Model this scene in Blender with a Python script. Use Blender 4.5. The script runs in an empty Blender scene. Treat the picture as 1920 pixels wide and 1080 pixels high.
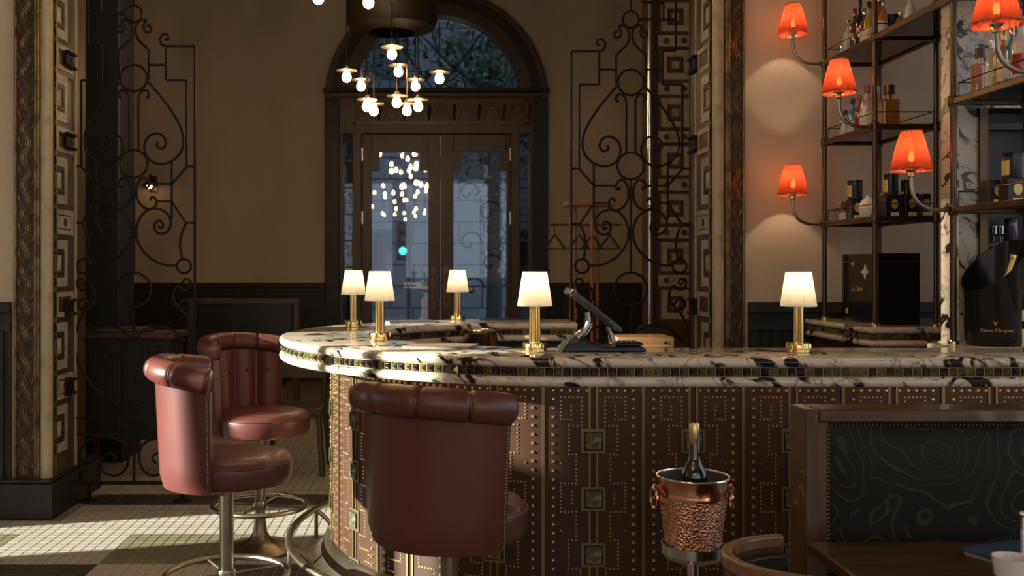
import bpy, math, random
from mathutils import Vector, Matrix
random.seed(7)
PI = math.pi
S = bpy.context.scene
COL = S.collection
# ------------------------------------------------------------------ camera
CAMZ, F, VX, VY = 1.42, 1866.67, 818.0, 500.0
cd = bpy.data.cameras.new('camera'); cam = bpy.data.objects.new('camera', cd); COL.objects.link(cam)
cam.location = (0, 0, CAMZ); cam.rotation_euler = (PI/2, 0, 0)
cd.lens = 35; cd.sensor_width = 36
cd.shift_x = (960-VX)/1920; cd.shift_y = -(540-VY)/1920
cd.dof.use_dof = True; cd.dof.focus_distance = 3.9; cd.dof.aperture_fstop = 4.0
cd.clip_start = .05; cd.clip_end = 300
S.camera = cam
# ------------------------------------------------------------------ world, sun, exposure
W = bpy.data.worlds.new('world'); S.world = W; W.use_nodes = True
bgn = W.node_tree.nodes['Background']
bgn.inputs[0].default_value = (.68, .74, .82, 1); bgn.inputs[1].default_value = 1.7
sd = bpy.data.lights.new('sun', 'SUN'); sd.energy = 28.0; sd.angle = math.radians(.9); sd.color = (1, .93, .80)
sun = bpy.data.objects.new('sun', sd); COL.objects.link(sun)
AZ, EL = math.radians(15), math.radians(13)
SD = Vector((math.cos(AZ)*math.cos(EL), math.sin(AZ)*math.cos(EL), -math.sin(EL)))
sun.rotation_euler = SD.to_track_quat('-Z', 'Y').to_euler()
sun.location = (-12, -2, 6)
vs = S.view_settings
vs.view_transform = 'Standard'; vs.look = 'None'; vs.gamma = 1.0; vs.use_curve_mapping = False; vs.exposure = 0.0

def P(px, py, Y):
    return Vector(((px-VX)/F*Y, Y, CAMZ-(py-VY)/F*Y))

# ------------------------------------------------------------------ materials
M = {}
def mat(key, col, rough=.5, metal=0., noise=None, bump=None, emit=None, coat=0., spec=.5, sheen=0.):
    m = bpy.data.materials.new(key); m.use_nodes = True
    nt = m.node_tree; b = nt.nodes['Principled BSDF']
    b.inputs['Base Color'].default_value = (*col, 1); b.inputs['Roughness'].default_value = rough
    b.inputs['Metallic'].default_value = metal; b.inputs['Coat Weight'].default_value = coat
    b.inputs['Specular IOR Level'].default_value = spec
    if emit: b.inputs['Emission Color'].default_value = (*emit[0], 1); b.inputs['Emission Strength'].default_value = emit[1]
    tc = nt.nodes.new('ShaderNodeTexCoord')
    if noise:
        sc, col2, lo, hi = noise[:4]; stretch = noise[4] if len(noise) > 4 else (1, 1, 1)
        mp = nt.nodes.new('ShaderNodeMapping'); mp.inputs['Scale'].default_value = stretch
        nt.links.new(tc.outputs['Object'], mp.inputs[0])
        n = nt.nodes.new('ShaderNodeTexNoise'); n.inputs['Scale'].default_value = sc; n.inputs['Detail'].default_value = 6
        nt.links.new(mp.outputs[0], n.inputs['Vector'])
        r = nt.nodes.new('ShaderNodeValToRGB'); r.color_ramp.elements[0].position = lo; r.color_ramp.elements[1].position = hi
        r.color_ramp.elements[0].color = (*col, 1); r.color_ramp.elements[1].color = (*col2, 1)
        nt.links.new(n.outputs[0], r.inputs[0]); nt.links.new(r.outputs[0], b.inputs['Base Color'])
    if bump:
        n2 = nt.nodes.new('ShaderNodeTexNoise'); n2.inputs['Scale'].default_value = bump[0]; n2.inputs['Detail'].default_value = 3
        nt.links.new(tc.outputs['Object'], n2.inputs['Vector'])
        bp = nt.nodes.new('ShaderNodeBump'); bp.inputs['Strength'].default_value = bump[1]; bp.inputs['Distance'].default_value = bump[2] if len(bump) > 2 else .01
        nt.links.new(n2.outputs[0], bp.inputs['Height']); nt.links.new(bp.outputs[0], b.inputs['Normal'])
    M[key] = m
    return m

def marble(key, base, vein, rough=.12, dens=.5, sc=1.):
    """cream marble with slanting black streaks gathered in clusters"""
    m = mat(key, base, rough); nt = m.node_tree; b = nt.nodes['Principled BSDF']
    tc = nt.nodes.new('ShaderNodeTexCoord')
    def noise(scale, det, dist, rot, stretch):
        mp = nt.nodes.new('ShaderNodeMapping'); mp.vector_type = 'TEXTURE'
        mp.inputs['Rotation'].default_value = rot; mp.inputs['Scale'].default_value = stretch
        nt.links.new(tc.outputs['Object'], mp.inputs[0])
        n = nt.nodes.new('ShaderNodeTexNoise'); n.inputs['Scale'].default_value = scale*sc; n.inputs['Detail'].default_value = det; n.inputs['Distortion'].default_value = dist
        nt.links.new(mp.outputs[0], n.inputs['Vector']); return n.outputs[0]
    def ramp(x, *stops):
        r = nt.nodes.new('ShaderNodeValToRGB'); e = r.color_ramp.elements
        while len(e) < len(stops): e.new(.5)
        for k, (p, v) in enumerate(stops): e[k].position = p; e[k].color = (v, v, v, 1)
        nt.links.new(x, r.inputs[0]); return r.outputs[0]
    def mth(op, a, c):
        n = nt.nodes.new('ShaderNodeMath'); n.operation = op; nt.links.new(a, n.inputs[0])
        if isinstance(c, float): n.inputs[1].default_value = c
        else: nt.links.new(c, n.inputs[1])
        return n.outputs[0]
    rot = (.3, -.85, .45)
    streak = ramp(noise(16, 5, 1.2, rot, (1, 1.6, 4.5)), (.53, 0), (.60, 1))
    cluster = ramp(noise(3.4, 2, .6, rot, (1, 1.2, 1.8)), (.62-dens*.25, 0), (.70-dens*.25, 1))
    thin = ramp(noise(5.5, 6, 1.4, rot, (1, 1.3, 2.6)), (.485, 0), (.5, 1), (.515, 0))
    f = mth('MAXIMUM', mth('MULTIPLY', streak, cluster), mth('MULTIPLY', thin, .55))
    mix = nt.nodes.new('ShaderNodeMix'); mix.data_type = 'RGBA'
    mix.inputs[6].default_value = (*base, 1); mix.inputs[7].default_value = (*vein, 1)
    nt.links.new(f, mix.inputs[0]); nt.links.new(mix.outputs[2], b.inputs['Base Color'])
    return m

def glass(key, tint, refl=1.0, rough=0., minr=.0):
    m = bpy.data.materials.new(key); m.use_nodes = True; nt = m.node_tree
    for n in list(nt.nodes): nt.nodes.remove(n)
    o = nt.nodes.new('ShaderNodeOutputMaterial'); t = nt.nodes.new('ShaderNodeBsdfTransparent'); g = nt.nodes.new('ShaderNodeBsdfGlossy')
    t.inputs[0].default_value = (*tint, 1); g.inputs['Roughness'].default_value = rough; g.inputs[0].default_value = (refl, refl, refl, 1)
    f = nt.nodes.new('ShaderNodeFresnel'); f.inputs[0].default_value = 1.5
    ad = nt.nodes.new('ShaderNodeMath'); ad.operation = 'ADD'; ad.inputs[1].default_value = minr; ad.use_clamp = True
    nt.links.new(f.outputs[0], ad.inputs[0])
    mx = nt.nodes.new('ShaderNodeMixShader'); nt.links.new(ad.outputs[0], mx.inputs[0]); nt.links.new(t.outputs[0], mx.inputs[1]); nt.links.new(g.outputs[0], mx.inputs[2])
    nt.links.new(mx.outputs[0], o.inputs[0]); M[key] = m

def shade_mat(key, col, tcol, mixf=.6):
    m = bpy.data.materials.new(key); m.use_nodes = True; nt = m.node_tree
    for n in list(nt.nodes): nt.nodes.remove(n)
    o = nt.nodes.new('ShaderNodeOutputMaterial'); d = nt.nodes.new('ShaderNodeBsdfDiffuse'); t = nt.nodes.new('ShaderNodeBsdfTranslucent')
    d.inputs[0].default_value = (*col, 1); t.inputs[0].default_value = (*tcol, 1)
    mx = nt.nodes.new('ShaderNodeMixShader'); mx.inputs[0].default_value = mixf
    nt.links.new(d.outputs[0], mx.inputs[1]); nt.links.new(t.outputs[0], mx.inputs[2]); nt.links.new(mx.outputs[0], o.inputs[0]); M[key] = m

def emis(key, col, st):
    m = bpy.data.materials.new(key); m.use_nodes = True; nt = m.node_tree
    for n in list(nt.nodes): nt.nodes.remove(n)
    o = nt.nodes.new('ShaderNodeOutputMaterial'); e = nt.nodes.new('ShaderNodeEmission'); e.inputs[0].default_value = (*col, 1); e.inputs[1].default_value = st
    nt.links.new(e.outputs[0], o.inputs[0]); M[key] = m

mat('plaster', (.56, .45, .335), .85, noise=(1.3, (.43, .34, .25), .35, .68, (1, 1, .45)), bump=(18, .15))
mat('ceiling', (.30, .25, .19), .9)
mat('black_wood', (.020, .020, .019), .42, noise=(8, (.030, .027, .024), .4, .7), spec=.35)
mat('dark_wood', (.055, .028, .015), .4, noise=(5, (.09, .045, .022), .35, .65, (6, 6, .6)))
mat('door_wood', (.055, .034, .019), .42, noise=(4, (.085, .052, .029), .35, .65, (6, 6, .7)))
mat('walnut', (.045, .018, .009), .33, noise=(6, (.085, .036, .017), .35, .65, (.7, 8, 8)), coat=.2)
mat('chair_wood', (.15, .075, .034), .3, noise=(6, (.22, .115, .05), .35, .65, (1, 8, 8)), coat=.3)
mat('walnut_v', (.05, .020, .010), .33, noise=(6, (.095, .04, .018), .35, .65, (8, 8, .7)), coat=.2)
mat('honey_wood', (.30, .15, .055), .35, noise=(6, (.42, .22, .08), .35, .65, (1, 8, 8)), coat=.3)
mat('iron', (.010, .010, .010), .6, spec=.2)
mat('dark_bronze', (.035, .025, .017), .5, .4)
mat('bronze', (.10, .065, .038), .35, .85)
mat('aged_brass', (.36, .31, .22), .36, 1., noise=(9, (.24, .20, .135), .35, .7))
mat('brass', (.80, .58, .24), .16, 1.)
mat('stud_brass', (1., .80, .42), .38, 1.)
mat('dull_brass', (.26, .20, .105), .42, .9)
mat('steel', (.55, .56, .56), .2, 1.)
mat('silver', (.85, .86, .87), .12, 1.)
mat('copper', (.82, .45, .28), .16, 1.)
mat('copper_hammered', (.82, .45, .28), .18, 1.)
nt = M['copper_hammered'].node_tree; _v = nt.nodes.new('ShaderNodeTexVoronoi'); _v.inputs['Scale'].default_value = 170
_t = nt.nodes.new('ShaderNodeTexCoord'); nt.links.new(_t.outputs['Object'], _v.inputs['Vector'])
_b = nt.nodes.new('ShaderNodeBump'); _b.inputs['Strength'].default_value = .9; _b.inputs['Distance'].default_value = .006
nt.links.new(_v.outputs[0], _b.inputs['Height']); nt.links.new(_b.outputs[0], nt.nodes['Principled BSDF'].inputs['Normal'])
mat('leather', (.120, .034, .028), .40, noise=(3.5, (.097, .027, .023), .35, .7), bump=(260, .12, .002), coat=.1)
mat('bar_leather', (.052, .023, .012), .42, noise=(4, (.037, .017, .009), .35, .7), bump=(200, .15, .002), spec=.42)
mat('black_leather', (.012, .012, .011), .36)
mat('cream_paint', (.42, .35, .23), .45, noise=(10, (.28, .22, .13), .5, .75))
mat('tile_cream', (.40, .335, .25), .4, noise=(14, (.27, .22, .16), .45, .7))
mat('tile_brown', (.085, .045, .024), .4, noise=(10, (.05, .027, .015), .4, .7))
mat('gold_leaf', (.24, .15, .06), .45, .7, noise=(16, (.09, .06, .03), .4, .65))
mat('carved', (.055, .036, .02), .5, .2, noise=(14, (.035, .022, .013), .4, .7))
mat('gem_green', (.045, .060, .024), .1, .25, noise=(60, (.13, .14, .06), .4, .7), coat=.6)
mat('gem_purple', (.020, .012, .014), .1, .2, noise=(60, (.05, .028, .03), .4, .7), coat=.6)
mat('gem_gold', (.20, .16, .05), .12, .3, noise=(60, (.10, .09, .03), .4, .7), coat=.6)
mat('glass_tile', (.07, .08, .045), .12, .25, noise=(55, (.28, .25, .13), .42, .68), coat=.6, bump=(90, .5, .004))
mat('tablet_black', (.012, .013, .014), .22)
mat('tablet_grey', (.06, .065, .07), .35)
mat('paper', (.42, .40, .36), .6); mat('menu_tan', (.24, .17, .12), .5); mat('menu_slate', (.05, .07, .09), .4); mat('menu_blue', (.035, .07, .11), .45)
mat('bucket_black', (.010, .010, .010), .22, spec=.3); mat('black_gloss', (.010, .010, .010), .14, spec=.35); mat('black_satin', (.018, .018, .019), .3)
mat('label_gold', (.62, .50, .18), .35, .3); mat('label_cream', (.72, .66, .45), .6); mat('white_label', (.62, .62, .60), .6)
mat('porcelain', (.75, .74, .72), .15)
mat('champ_orange', (.80, .36, .05), .4)
mat('gold_foil', (.75, .55, .28), .3, .9)
mat('cable', (.35, .25, .15), .5)
mat('grout', (.06, .055, .05), .8)
mat('ext_stone', (.20, .205, .215), .8, noise=(2.5, (.15, .155, .165), .35, .7)); mat('ext_dark', (.04, .045, .05), .6); mat('ext_ground', (.10, .11, .12), .7)
mat('leaf', (.035, .065, .028), .6, noise=(3, (.06, .09, .05), .4, .7)); mat('bark', (.05, .045, .04), .8)
mat('navy_paint', (.012, .017, .022), .5)
mat('far_tile', (.10, .075, .055), .6)
for k, c in dict(amber=(.30, .13, .03), red=(.30, .02, .02), green=(.04, .16, .06), blue=(.06, .28, .42), clear=(.42, .43, .42), pink=(.50, .22, .16), brown=(.10, .04, .02),
                 purple=(.10, .06, .13), yellow=(.42, .33, .08), black=(.012, .012, .013), white=(.62, .60, .56), orange=(.50, .16, .04), wine=(.010, .014, .010)).items():
    mat('bottle_'+k, c, .08, coat=.5, spec=.7)
glass('pane', (.55, .62, .70), 1., 0., .02); glass('shelf_glass', (.82, .86, .84), .8); glass('clear_glass', (.9, .92, .92), 1.)
glass('door_pane', (.72, .79, .88), 1.0, .0, .015); glass('sun_dimming_glass', (.44, .44, .42), 1.); glass('side_pane', (.34, .38, .44), 1., 0., .02)
marble('marble', (.70, .61, .48), (.018, .014, .017), .10, .85)
marble('marble_wall', (.46, .39, .30), (.010, .009, .009), .25, 1.0, 1.15)
shade_mat('shade_white', (.80, .76, .66), (.95, .88, .72), .5)
shade_mat('shade_red', (.36, .055, .028), (.12, .016, .006), .5)
nt = M['shade_red'].node_tree; _o = [n for n in nt.nodes if n.type == 'OUTPUT_MATERIAL'][0]; _m = _o.inputs[0].links[0].from_node
_t = nt.nodes.new('ShaderNodeBsdfTransparent'); _t.inputs[0].default_value = (1, .42, .16, 1); _x = nt.nodes.new('ShaderNodeMixShader'); _x.inputs[0].default_value = .10
nt.links.new(_m.outputs[0], _x.inputs[1]); nt.links.new(_t.outputs[0], _x.inputs[2]); nt.links.new(_x.outputs[0], _o.inputs[0])
emis('bulb', (1, .66, .33), 48); emis('led_strip', (1, .60, .24), 6.5); emis('bulb_small', (1, .62, .30), 12); emis('signal_green', (.1, 1, .75), 2.5)
# floral embossed leather on the banquette
m = mat('floral_leather', (.013, .014, .012), .5, spec=.15); nt = m.node_tree; b = nt.nodes['Principled BSDF']
tc = nt.nodes.new('ShaderNodeTexCoord'); wn = nt.nodes.new('ShaderNodeTexNoise'); wn.inputs['Scale'].default_value = 5; wn.inputs['Detail'].default_value = 0
nt.links.new(tc.outputs['Object'], wn.inputs['Vector'])
mxv = nt.nodes.new('ShaderNodeMix'); mxv.data_type = 'RGBA'; mxv.inputs[0].default_value = .16
nt.links.new(tc.outputs['Object'], mxv.inputs[6]); nt.links.new(wn.outputs[1], mxv.inputs[7])
vo = nt.nodes.new('ShaderNodeTexVoronoi'); vo.inputs['Scale'].default_value = 7.5; vo.inputs['Randomness'].default_value = .85
nt.links.new(mxv.outputs[2], vo.inputs['Vector'])
w2n = nt.nodes.new('ShaderNodeTexNoise'); w2n.inputs['Scale'].default_value = 9; w2n.inputs['Detail'].default_value = 1; nt.links.new(tc.outputs['Object'], w2n.inputs['Vector'])
m1 = nt.nodes.new('ShaderNodeMath'); m1.operation = 'MULTIPLY_ADD'; m1.inputs[1].default_value = 34; nt.links.new(vo.outputs[0], m1.inputs[0])
m0 = nt.nodes.new('ShaderNodeMath'); m0.operation = 'MULTIPLY'; m0.inputs[1].default_value = 12; nt.links.new(w2n.outputs[0], m0.inputs[0]); nt.links.new(m0.outputs[0], m1.inputs[2])
m2 = nt.nodes.new('ShaderNodeMath'); m2.operation = 'SINE'; nt.links.new(m1.outputs[0], m2.inputs[0])
r = nt.nodes.new('ShaderNodeValToRGB'); e = r.color_ramp.elements; e[0].position = .72; e[0].color = (0, 0, 0, 1); e[1].position = .98; e[1].color = (1, 1, 1, 1)
nt.links.new(m2.outputs[0], r.inputs[0])
mc = nt.nodes.new('ShaderNodeMix'); mc.data_type = 'RGBA'; mc.inputs[6].default_value = (.012, .013, .011, 1); mc.inputs[7].default_value = (.034, .031, .022, 1)
nt.links.new(r.outputs[0], mc.inputs[0]); nt.links.new(mc.outputs[2], b.inputs['Base Color'])
bp = nt.nodes.new('ShaderNodeBump'); bp.inputs['Strength'].default_value = .35; bp.inputs['Distance'].default_value = .004
nt.links.new(r.outputs[0], bp.inputs['Height']); nt.links.new(bp.outputs[0], b.inputs['Normal'])
# floor stone tiles (colour per tile kind) and the far field of the floor
mat('floor_cream', (.50, .46, .39), .38, noise=(7, (.40, .365, .31), .35, .7)); mat('floor_green', (.17, .165, .11), .38, noise=(9, (.24, .22, .14), .35, .7)); mat('floor_dark', (.045, .043, .04), .4, noise=(9, (.07, .062, .055), .4, .7))
m = mat('floor_field', (.30, .25, .2), .45); nt = m.node_tree; b = nt.nodes['Principled BSDF']
tc = nt.nodes.new('ShaderNodeTexCoord'); bk = nt.nodes.new('ShaderNodeTexBrick'); bk.offset = 0; bk.inputs['Scale'].default_value = 1
bk.inputs['Brick Width'].default_value = .054; bk.inputs['Row Height'].default_value = .054; bk.inputs['Mortar Size'].default_value = .003
bk.inputs[1].default_value = (.34, .29, .23, 1); bk.inputs[2].default_value = (.28, .24, .19, 1); bk.inputs[3].default_value = (.05, .045, .04, 1)
nt.links.new(tc.outputs['Object'], bk.inputs['Vector']); nt.links.new(bk.outputs[0], b.inputs['Base Color'])

# ------------------------------------------------------------------ mesh helpers
def root_loc(o):
    while o is not None and o.parent is not None: o = o.parent
    return o.location.copy() if o is not None else Vector((0, 0, 0))

class MB:
    def __init__(s): s.v = []; s.f = []
    def add(s, vs, fs):
        o = len(s.v); s.v += [tuple(v) for v in vs]; s.f += [tuple(i+o for i in f) for f in fs]; return s
    def box(s, x0, x1, y0, y1, z0, z1):
        vs = [(x, y, z) for z in (z0, z1) for y in (y0, y1) for x in (x0, x1)]
        return s.add(vs, [(0, 2, 3, 1), (4, 5, 7, 6), (0, 1, 5, 4), (2, 6, 7, 3), (0, 4, 6, 2), (1, 3, 7, 5)])
    def obox(s, c, size, mx):
        hx, hy, hz = size[0]/2, size[1]/2, size[2]/2
        vs = [Vector(c)+mx @ Vector((x, y, z)) for z in (-hz, hz) for y in (-hy, hy) for x in (-hx, hx)]
        return s.add(vs, [(0, 2, 3, 1), (4, 5, 7, 6), (0, 1, 5, 4), (2, 6, 7, 3), (0, 4, 6, 2), (1, 3, 7, 5)])
    def tube(s, pts, r, n=8, closed=False):
        pts = [Vector(p) for p in pts]; N = len(pts)
        rs = r if isinstance(r, (list, tuple)) else [r]*N
        rings = []; up = None
        for i in range(N):
            a = pts[i-1] if (i > 0 or closed) else pts[i]; b_ = pts[(i+1) % N] if (i < N-1 or closed) else pts[i]
            t = (b_-a).normalized()
            if up is None:
                up = Vector((0, 0, 1)) if abs(t.z) < .9 else Vector((0, 1, 0))
            up = (up-t*up.dot(t))
            if up.length < 1e-6: up = t.orthogonal()
            up.normalize(); sd_ = t.cross(up)
            rings.append([pts[i]+(up*math.cos(2*PI*k/n+PI/n)+sd_*math.sin(2*PI*k/n+PI/n))*rs[i] for k in range(n)])
        vs = [v for rg in rings for v in rg]; fs = []
        for i in range(N if closed else N-1):
            j = (i+1) % N
            for k in range(n):
                l = (k+1) % n; fs.append((i*n+k, j*n+k, j*n+l, i*n+l))
        if not closed:
            fs.append(tuple(range(n))); fs.append(tuple((N-1)*n+k for k in reversed(range(n))))
        return s.add(vs, fs)
    def lathe(s, prof, n=24, c=(0, 0, 0), caps=True, flute=None):
        vs = []; fs = []; K = len(prof)
        for (r, z) in prof:
            for k in range(n):
                a = 2*PI*k/n; rr = r*(flute(a, z) if flute else 1)
                vs.append((c[0]+rr*math.cos(a), c[1]+rr*math.sin(a), c[2]+z))
        for i in range(K-1):
            for k in range(n):
                l = (k+1) % n; fs.append((i*n+k, i*n+l, (i+1)*n+l, (i+1)*n+k))
        if caps:
            fs.append(tuple(reversed(range(n)))); fs.append(tuple((K-1)*n+k for k in range(n)))
        return s.add(vs, fs)
    def prism(s, poly, axis, a, b):
        n = len(poly)
        def pt(u, v, w): return {'x': (w, u, v), 'y': (u, w, v), 'z': (u, v, w)}[axis]
        vs = [pt(u, v, a) for u, v in poly]+[pt(u, v, b) for u, v in poly]
        fs = [tuple(range(n)), tuple(n+k for k in reversed(range(n)))]+[(k, (k+1) % n, n+(k+1) % n, n+k) for k in range(n)]
        return s.add(vs, fs)
    def sphere(s, c, r, nu=12, nv=8, sz=1.):
        prof = [(max(r*math.sin(PI*i/nv), r*.02), -r*sz*math.cos(PI*i/nv)) for i in range(nv+1)]
        return s.lathe(prof, nu, c)
    def arch_wall(s, x0, x1, xa, xb, zs, z0, z1, y0, y1, n=20):
        """wall x0..x1, z0..z1 with a round-headed opening xa..xb springing at zs"""
        s.box(x0, xa, y0, y1, z0, z1); s.box(xb, x1, y0, y1, z0, z1)
        cx = (xa+xb)/2; R = (xb-xa)/2
        for i in range(n):
            a0, a1 = PI-PI*i/n, PI-PI*(i+1)/n
            p = [(cx+R*math.cos(a0), zs+R*math.sin(a0)), (cx+R*math.cos(a1), zs+R*math.sin(a1))]
            s.prism([p[0], p[1], (p[1][0], z1), (p[0][0], z1)], 'y', y0, y1)
        return s
    def mesh(s, name, smooth=35, off=None):
        me = bpy.data.meshes.new(name)
        vs = s.v if off is None else [(v[0]-off.x, v[1]-off.y, v[2]-off.z) for v in s.v]
        me.from_pydata(vs, [], s.f); me.update()
        import bmesh
        bm = bmesh.new(); bm.from_mesh(me); bmesh.ops.recalc_face_normals(bm, faces=bm.faces); bm.to_mesh(me); bm.free()
        if smooth:
            me.polygons.foreach_set('use_smooth', [True]*len(me.polygons)); me.set_sharp_from_angle(angle=math.radians(smooth))
        return me
    def build(s, name, m, parent=None, smooth=35, bevel=0, local=False, **kw):
        off = None if local or parent is None else root_loc(parent)
        me = s.mesh(name, smooth, off); me.materials.append(M[m])
        o = bpy.data.objects.new(name, me); COL.objects.link(o)
        if parent is not None: o.parent = parent
        if bevel:
            bv = o.modifiers.new('bevel', 'BEVEL'); bv.width = bevel; bv.segments = 2; bv.limit_method = 'ANGLE'; bv.angle_limit = math.radians(40)
        for k, v in kw.items(): o[k] = v
        return o

def thing(name, label, cat, loc=(0, 0, 0), rz=0, group=None):
    o = bpy.data.objects.new(name, None); COL.objects.link(o); o.location = loc; o.rotation_euler = (0, 0, rz); o.empty_display_size = .05
    o['label'] = label; o['category'] = cat
    if group: o['group'] = group
    return o
def tag(o, label, cat, group=None):
    o['label'] = label; o['category'] = cat
    if group: o['group'] = group
    return o
def struct(o, label=None, cat=None):
    o['kind'] = 'structure'
    if label: o['label'] = label
    if cat: o['category'] = cat
    return o
def sempty(name, label, cat, loc=(0, 0, 0)):
    return struct(thing(name, label, cat, loc))
def copy_tree(o, parent=None):
    c = o.copy(); COL.objects.link(c); c.parent = parent
    for ch in list(o.children): copy_tree(ch, c)
    return c
def inst(src, name, loc, parent, rz=0, rot=None):
    c = bpy.data.objects.new(name, src.data); COL.objects.link(c); c.parent = parent
    c.location = Vector(loc)-root_loc(parent)
    c.rotation_euler = rot if rot else (0, 0, rz)
    return c
def inst_mesh(me, name, loc, parent, rz=0):
    c = bpy.data.objects.new(name, me); COL.objects.link(c); c.parent = parent
    c.location = Vector(loc)-root_loc(parent); c.rotation_euler = (0, 0, rz); return c
def smoothpts(pts, k=5, closed=False):
    pts = [Vector(p) for p in pts]; N = len(pts); out = []
    for i in range(N if closed else N-1):
        g = lambda j: pts[j % N] if closed else pts[max(0, min(N-1, j))]
        p0, p1, p2, p3 = g(i-1), g(i), g(i+1), g(i+2)
        for q in range(k):
            t = q/k
            out.append(.5*((2*p1)+(p2-p0)*t+(2*p0-5*p1+4*p2-p3)*t*t+(3*p1-p0-3*p2+p3)*t**3))
    if not closed: out.append(pts[-1])
    return out
def point(name, loc, power, col, rad, parent):
    l = bpy.data.lights.new(name, 'POINT'); l.energy = power; l.color = col; l.shadow_soft_size = rad
    o = bpy.data.objects.new(name, l); COL.objects.link(o); o.parent = parent; o.location = Vector(loc)-root_loc(parent); return o

# ================================================================== THE SETTING
YP0, YP1 = 5.66, 6.20          # partition with the wide opening
YB = 12.45                     # far wall with the doors
XL, XR, YN, ZC = -4.2, 4.6, -4.5, 5.25
OL, OR_ = -2.185, 1.573        # opening edges
# floor
fl = struct(MB().box(XL-.2, XR+.2, YN-.2, YB+.25, -.2, -.003).build('floor', 'floor_field', smooth=0), 'tiled stone floor of the bar and the room behind it', 'floor')
struct(MB().box(XL-.2, XR+.2, YN-.2, YB+.25, ZC, ZC+.2).build('ceiling', 'ceiling', smooth=0), 'high plain plaster ceiling above both rooms', 'ceiling')
TW = .054
def tile_mesh(nm, mt):
    h = TW/2-.0018
    mb = MB(); b_ = .002
    mb.add([(-h, -h, -.003), (h, -h, -.003), (h, h, -.003), (-h, h, -.003), (-h+b_, -h+b_, 0), (h-b_, -h+b_, 0), (h-b_, h-b_, 0), (-h+b_, h-b_, 0)],
           [(4, 5, 6, 7), (0, 1, 5, 4), (1, 2, 6, 5), (2, 3, 7, 6), (3, 0, 4, 7)])
    me = mb.mesh(nm, 0); me.materials.append(M[mt]); return me
TM = {k: tile_mesh('tile', 'floor_'+k) for k in ('cream', 'green', 'dark')}
def tkind(x, y):
    if 5.92 <= y < 6.2: return 'dark'
    if y >= 5.28: return 'cream'
    i = math.floor((x+1.59)/.64); j = math.floor((y-4.75)/.53)
    return ('green' if j % 2 == 0 else 'dark') if (i+j) % 2 == 0 else 'cream'
cells = []
y = 4.32
while y < 9.2:
    x = -2.75
    while x < -.35:
        px, py = VX+x/y*F, VY+CAMZ/y*F
        hid = (x < -2.15 and YP0-.1 < y < YP1) or (math.hypot(x-.57, y-4.79) < 1.1)
        if not hid and -30 < px and py < 1110: cells.append((x+TW/2, y+TW/2, px, py))
        x += TW
    y += TW
vis = sorted([c for c in cells if 0 < c[2] < 605 and c[3] < 1078 and not (310 < c[2] < 560 and c[3] > 1050)], key=lambda c: c[1])[:300]
vs_ = set(vis)
for c in vis:
    inst_mesh(TM[tkind(c[0], c[1])], 'tile', (c[0], c[1], random.uniform(-.0005, .0005)), fl)
h = TW/2-.0018
for kind_ in ('cream', 'green', 'dark'):
    mb = MB()
    for c in cells:
        if c in vs_ or tkind(c[0], c[1]) != kind_: continue
        x, y = c[0], c[1]
        mb.add([(x-h, y-h, -.003), (x+h, y-h, -.003), (x+h, y+h, -.003), (x-h, y+h, -.003), (x-h+.002, y-h+.002, 0), (x+h-.002, y-h+.002, 0), (x+h-.002, y+h-.002, 0), (x-h+.002, y+h-.002, 0)],
               [(4, 5, 6, 7), (0, 1, 5, 4), (1, 2, 6, 5), (2, 3, 7, 6), (3, 0, 4, 7)])
    mb.build('tile_field', 'floor_'+kind_, fl, smooth=0, kind='stuff')

# outer walls; the left one has tall windows that let the low sun in
wins = [(2.42, 2.66, 1.72, 3.30), (2.67, 2.93, .90, 3.30), (2.94, 3.92, .90, 2.25), (4.24, 4.92, .25, 2.25)]
wl = MB()
ys = [YN]+[v for w in wins for v in w[:2]]+[YB+.2]
for i in range(0, len(ys), 2): wl.box(XL-.3, XL, ys[i], ys[i+1], 0, ZC)
for (a, b_, z0, z1) in wins: wl.box(XL-.3, XL, a, b_, 0, z0); wl.box(XL-.3, XL, a, b_, z1, ZC)
struct(wl.build('wall_left', 'plaster', smooth=0), 'plaster wall with tall windows to the left of the bar', 'wall')
for i, (a, b_, z0, z1) in enumerate(wins):
    w = sempty('window_%d' % (i+6), ['narrow high window in the left wall', 'tall window in the left wall next to the narrow high one', 'wide low window in the left wall', 'window reaching near the floor in the left wall beside the opening'][i], 'window', (XL-.15, (a+b_)/2, z0))
    f_ = MB()
    for (ya, yb_) in ((a, a+.02), (b_-.02, b_)): f_.box(XL-.2, XL-.1, ya, yb_, z0, z1)
    f_.box(XL-.2, XL-.1, a, b_, z0, z0+.06); f_.box(XL-.2, XL-.1, a, b_, z1-.06, z1)
    f_.build('frame', 'black_wood', w, smooth=0)
    if i == 1: MB().box(XL-.18, XL-.12, a, b_, 2.5, 2.54).build('glazing_bar', 'black_wood', w, smooth=0)
    if z1 > 3:
        MB().box(XL-.152, XL-.148, a+.02, b_-.02, z0+.06, 2.36).build('pane', 'clear_glass', w, smooth=0)
        MB().box(XL-.152, XL-.148, a+.02, b_-.02, 2.37, z1-.06).build('sun_dimming_pane', 'sun_dimming_glass', w, smooth=0)  # upper pane invented and tinted to hold back the sun
    else: MB().box(XL-.152, XL-.148, a+.02, b_-.02, z0+.06, z1-.06).build('pane', 'clear_glass', w, smooth=0)
wr_ = MB().box(XR, XR+.2, YN, -1.2, 0, ZC).box(XR, XR+.2, 1.2, 1.6, 0, ZC).box(XR, XR+.2, 4.0, YB+.2, 0, ZC)
for (a, b_) in ((-1.2, 1.2), (1.6, 4.0)): wr_.box(XR, XR+.2, a, b_, 0, .9).box(XR, XR+.2, a, b_, 4.3, ZC)  # unseen window openings added to brighten the wall behind the shelves
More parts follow.
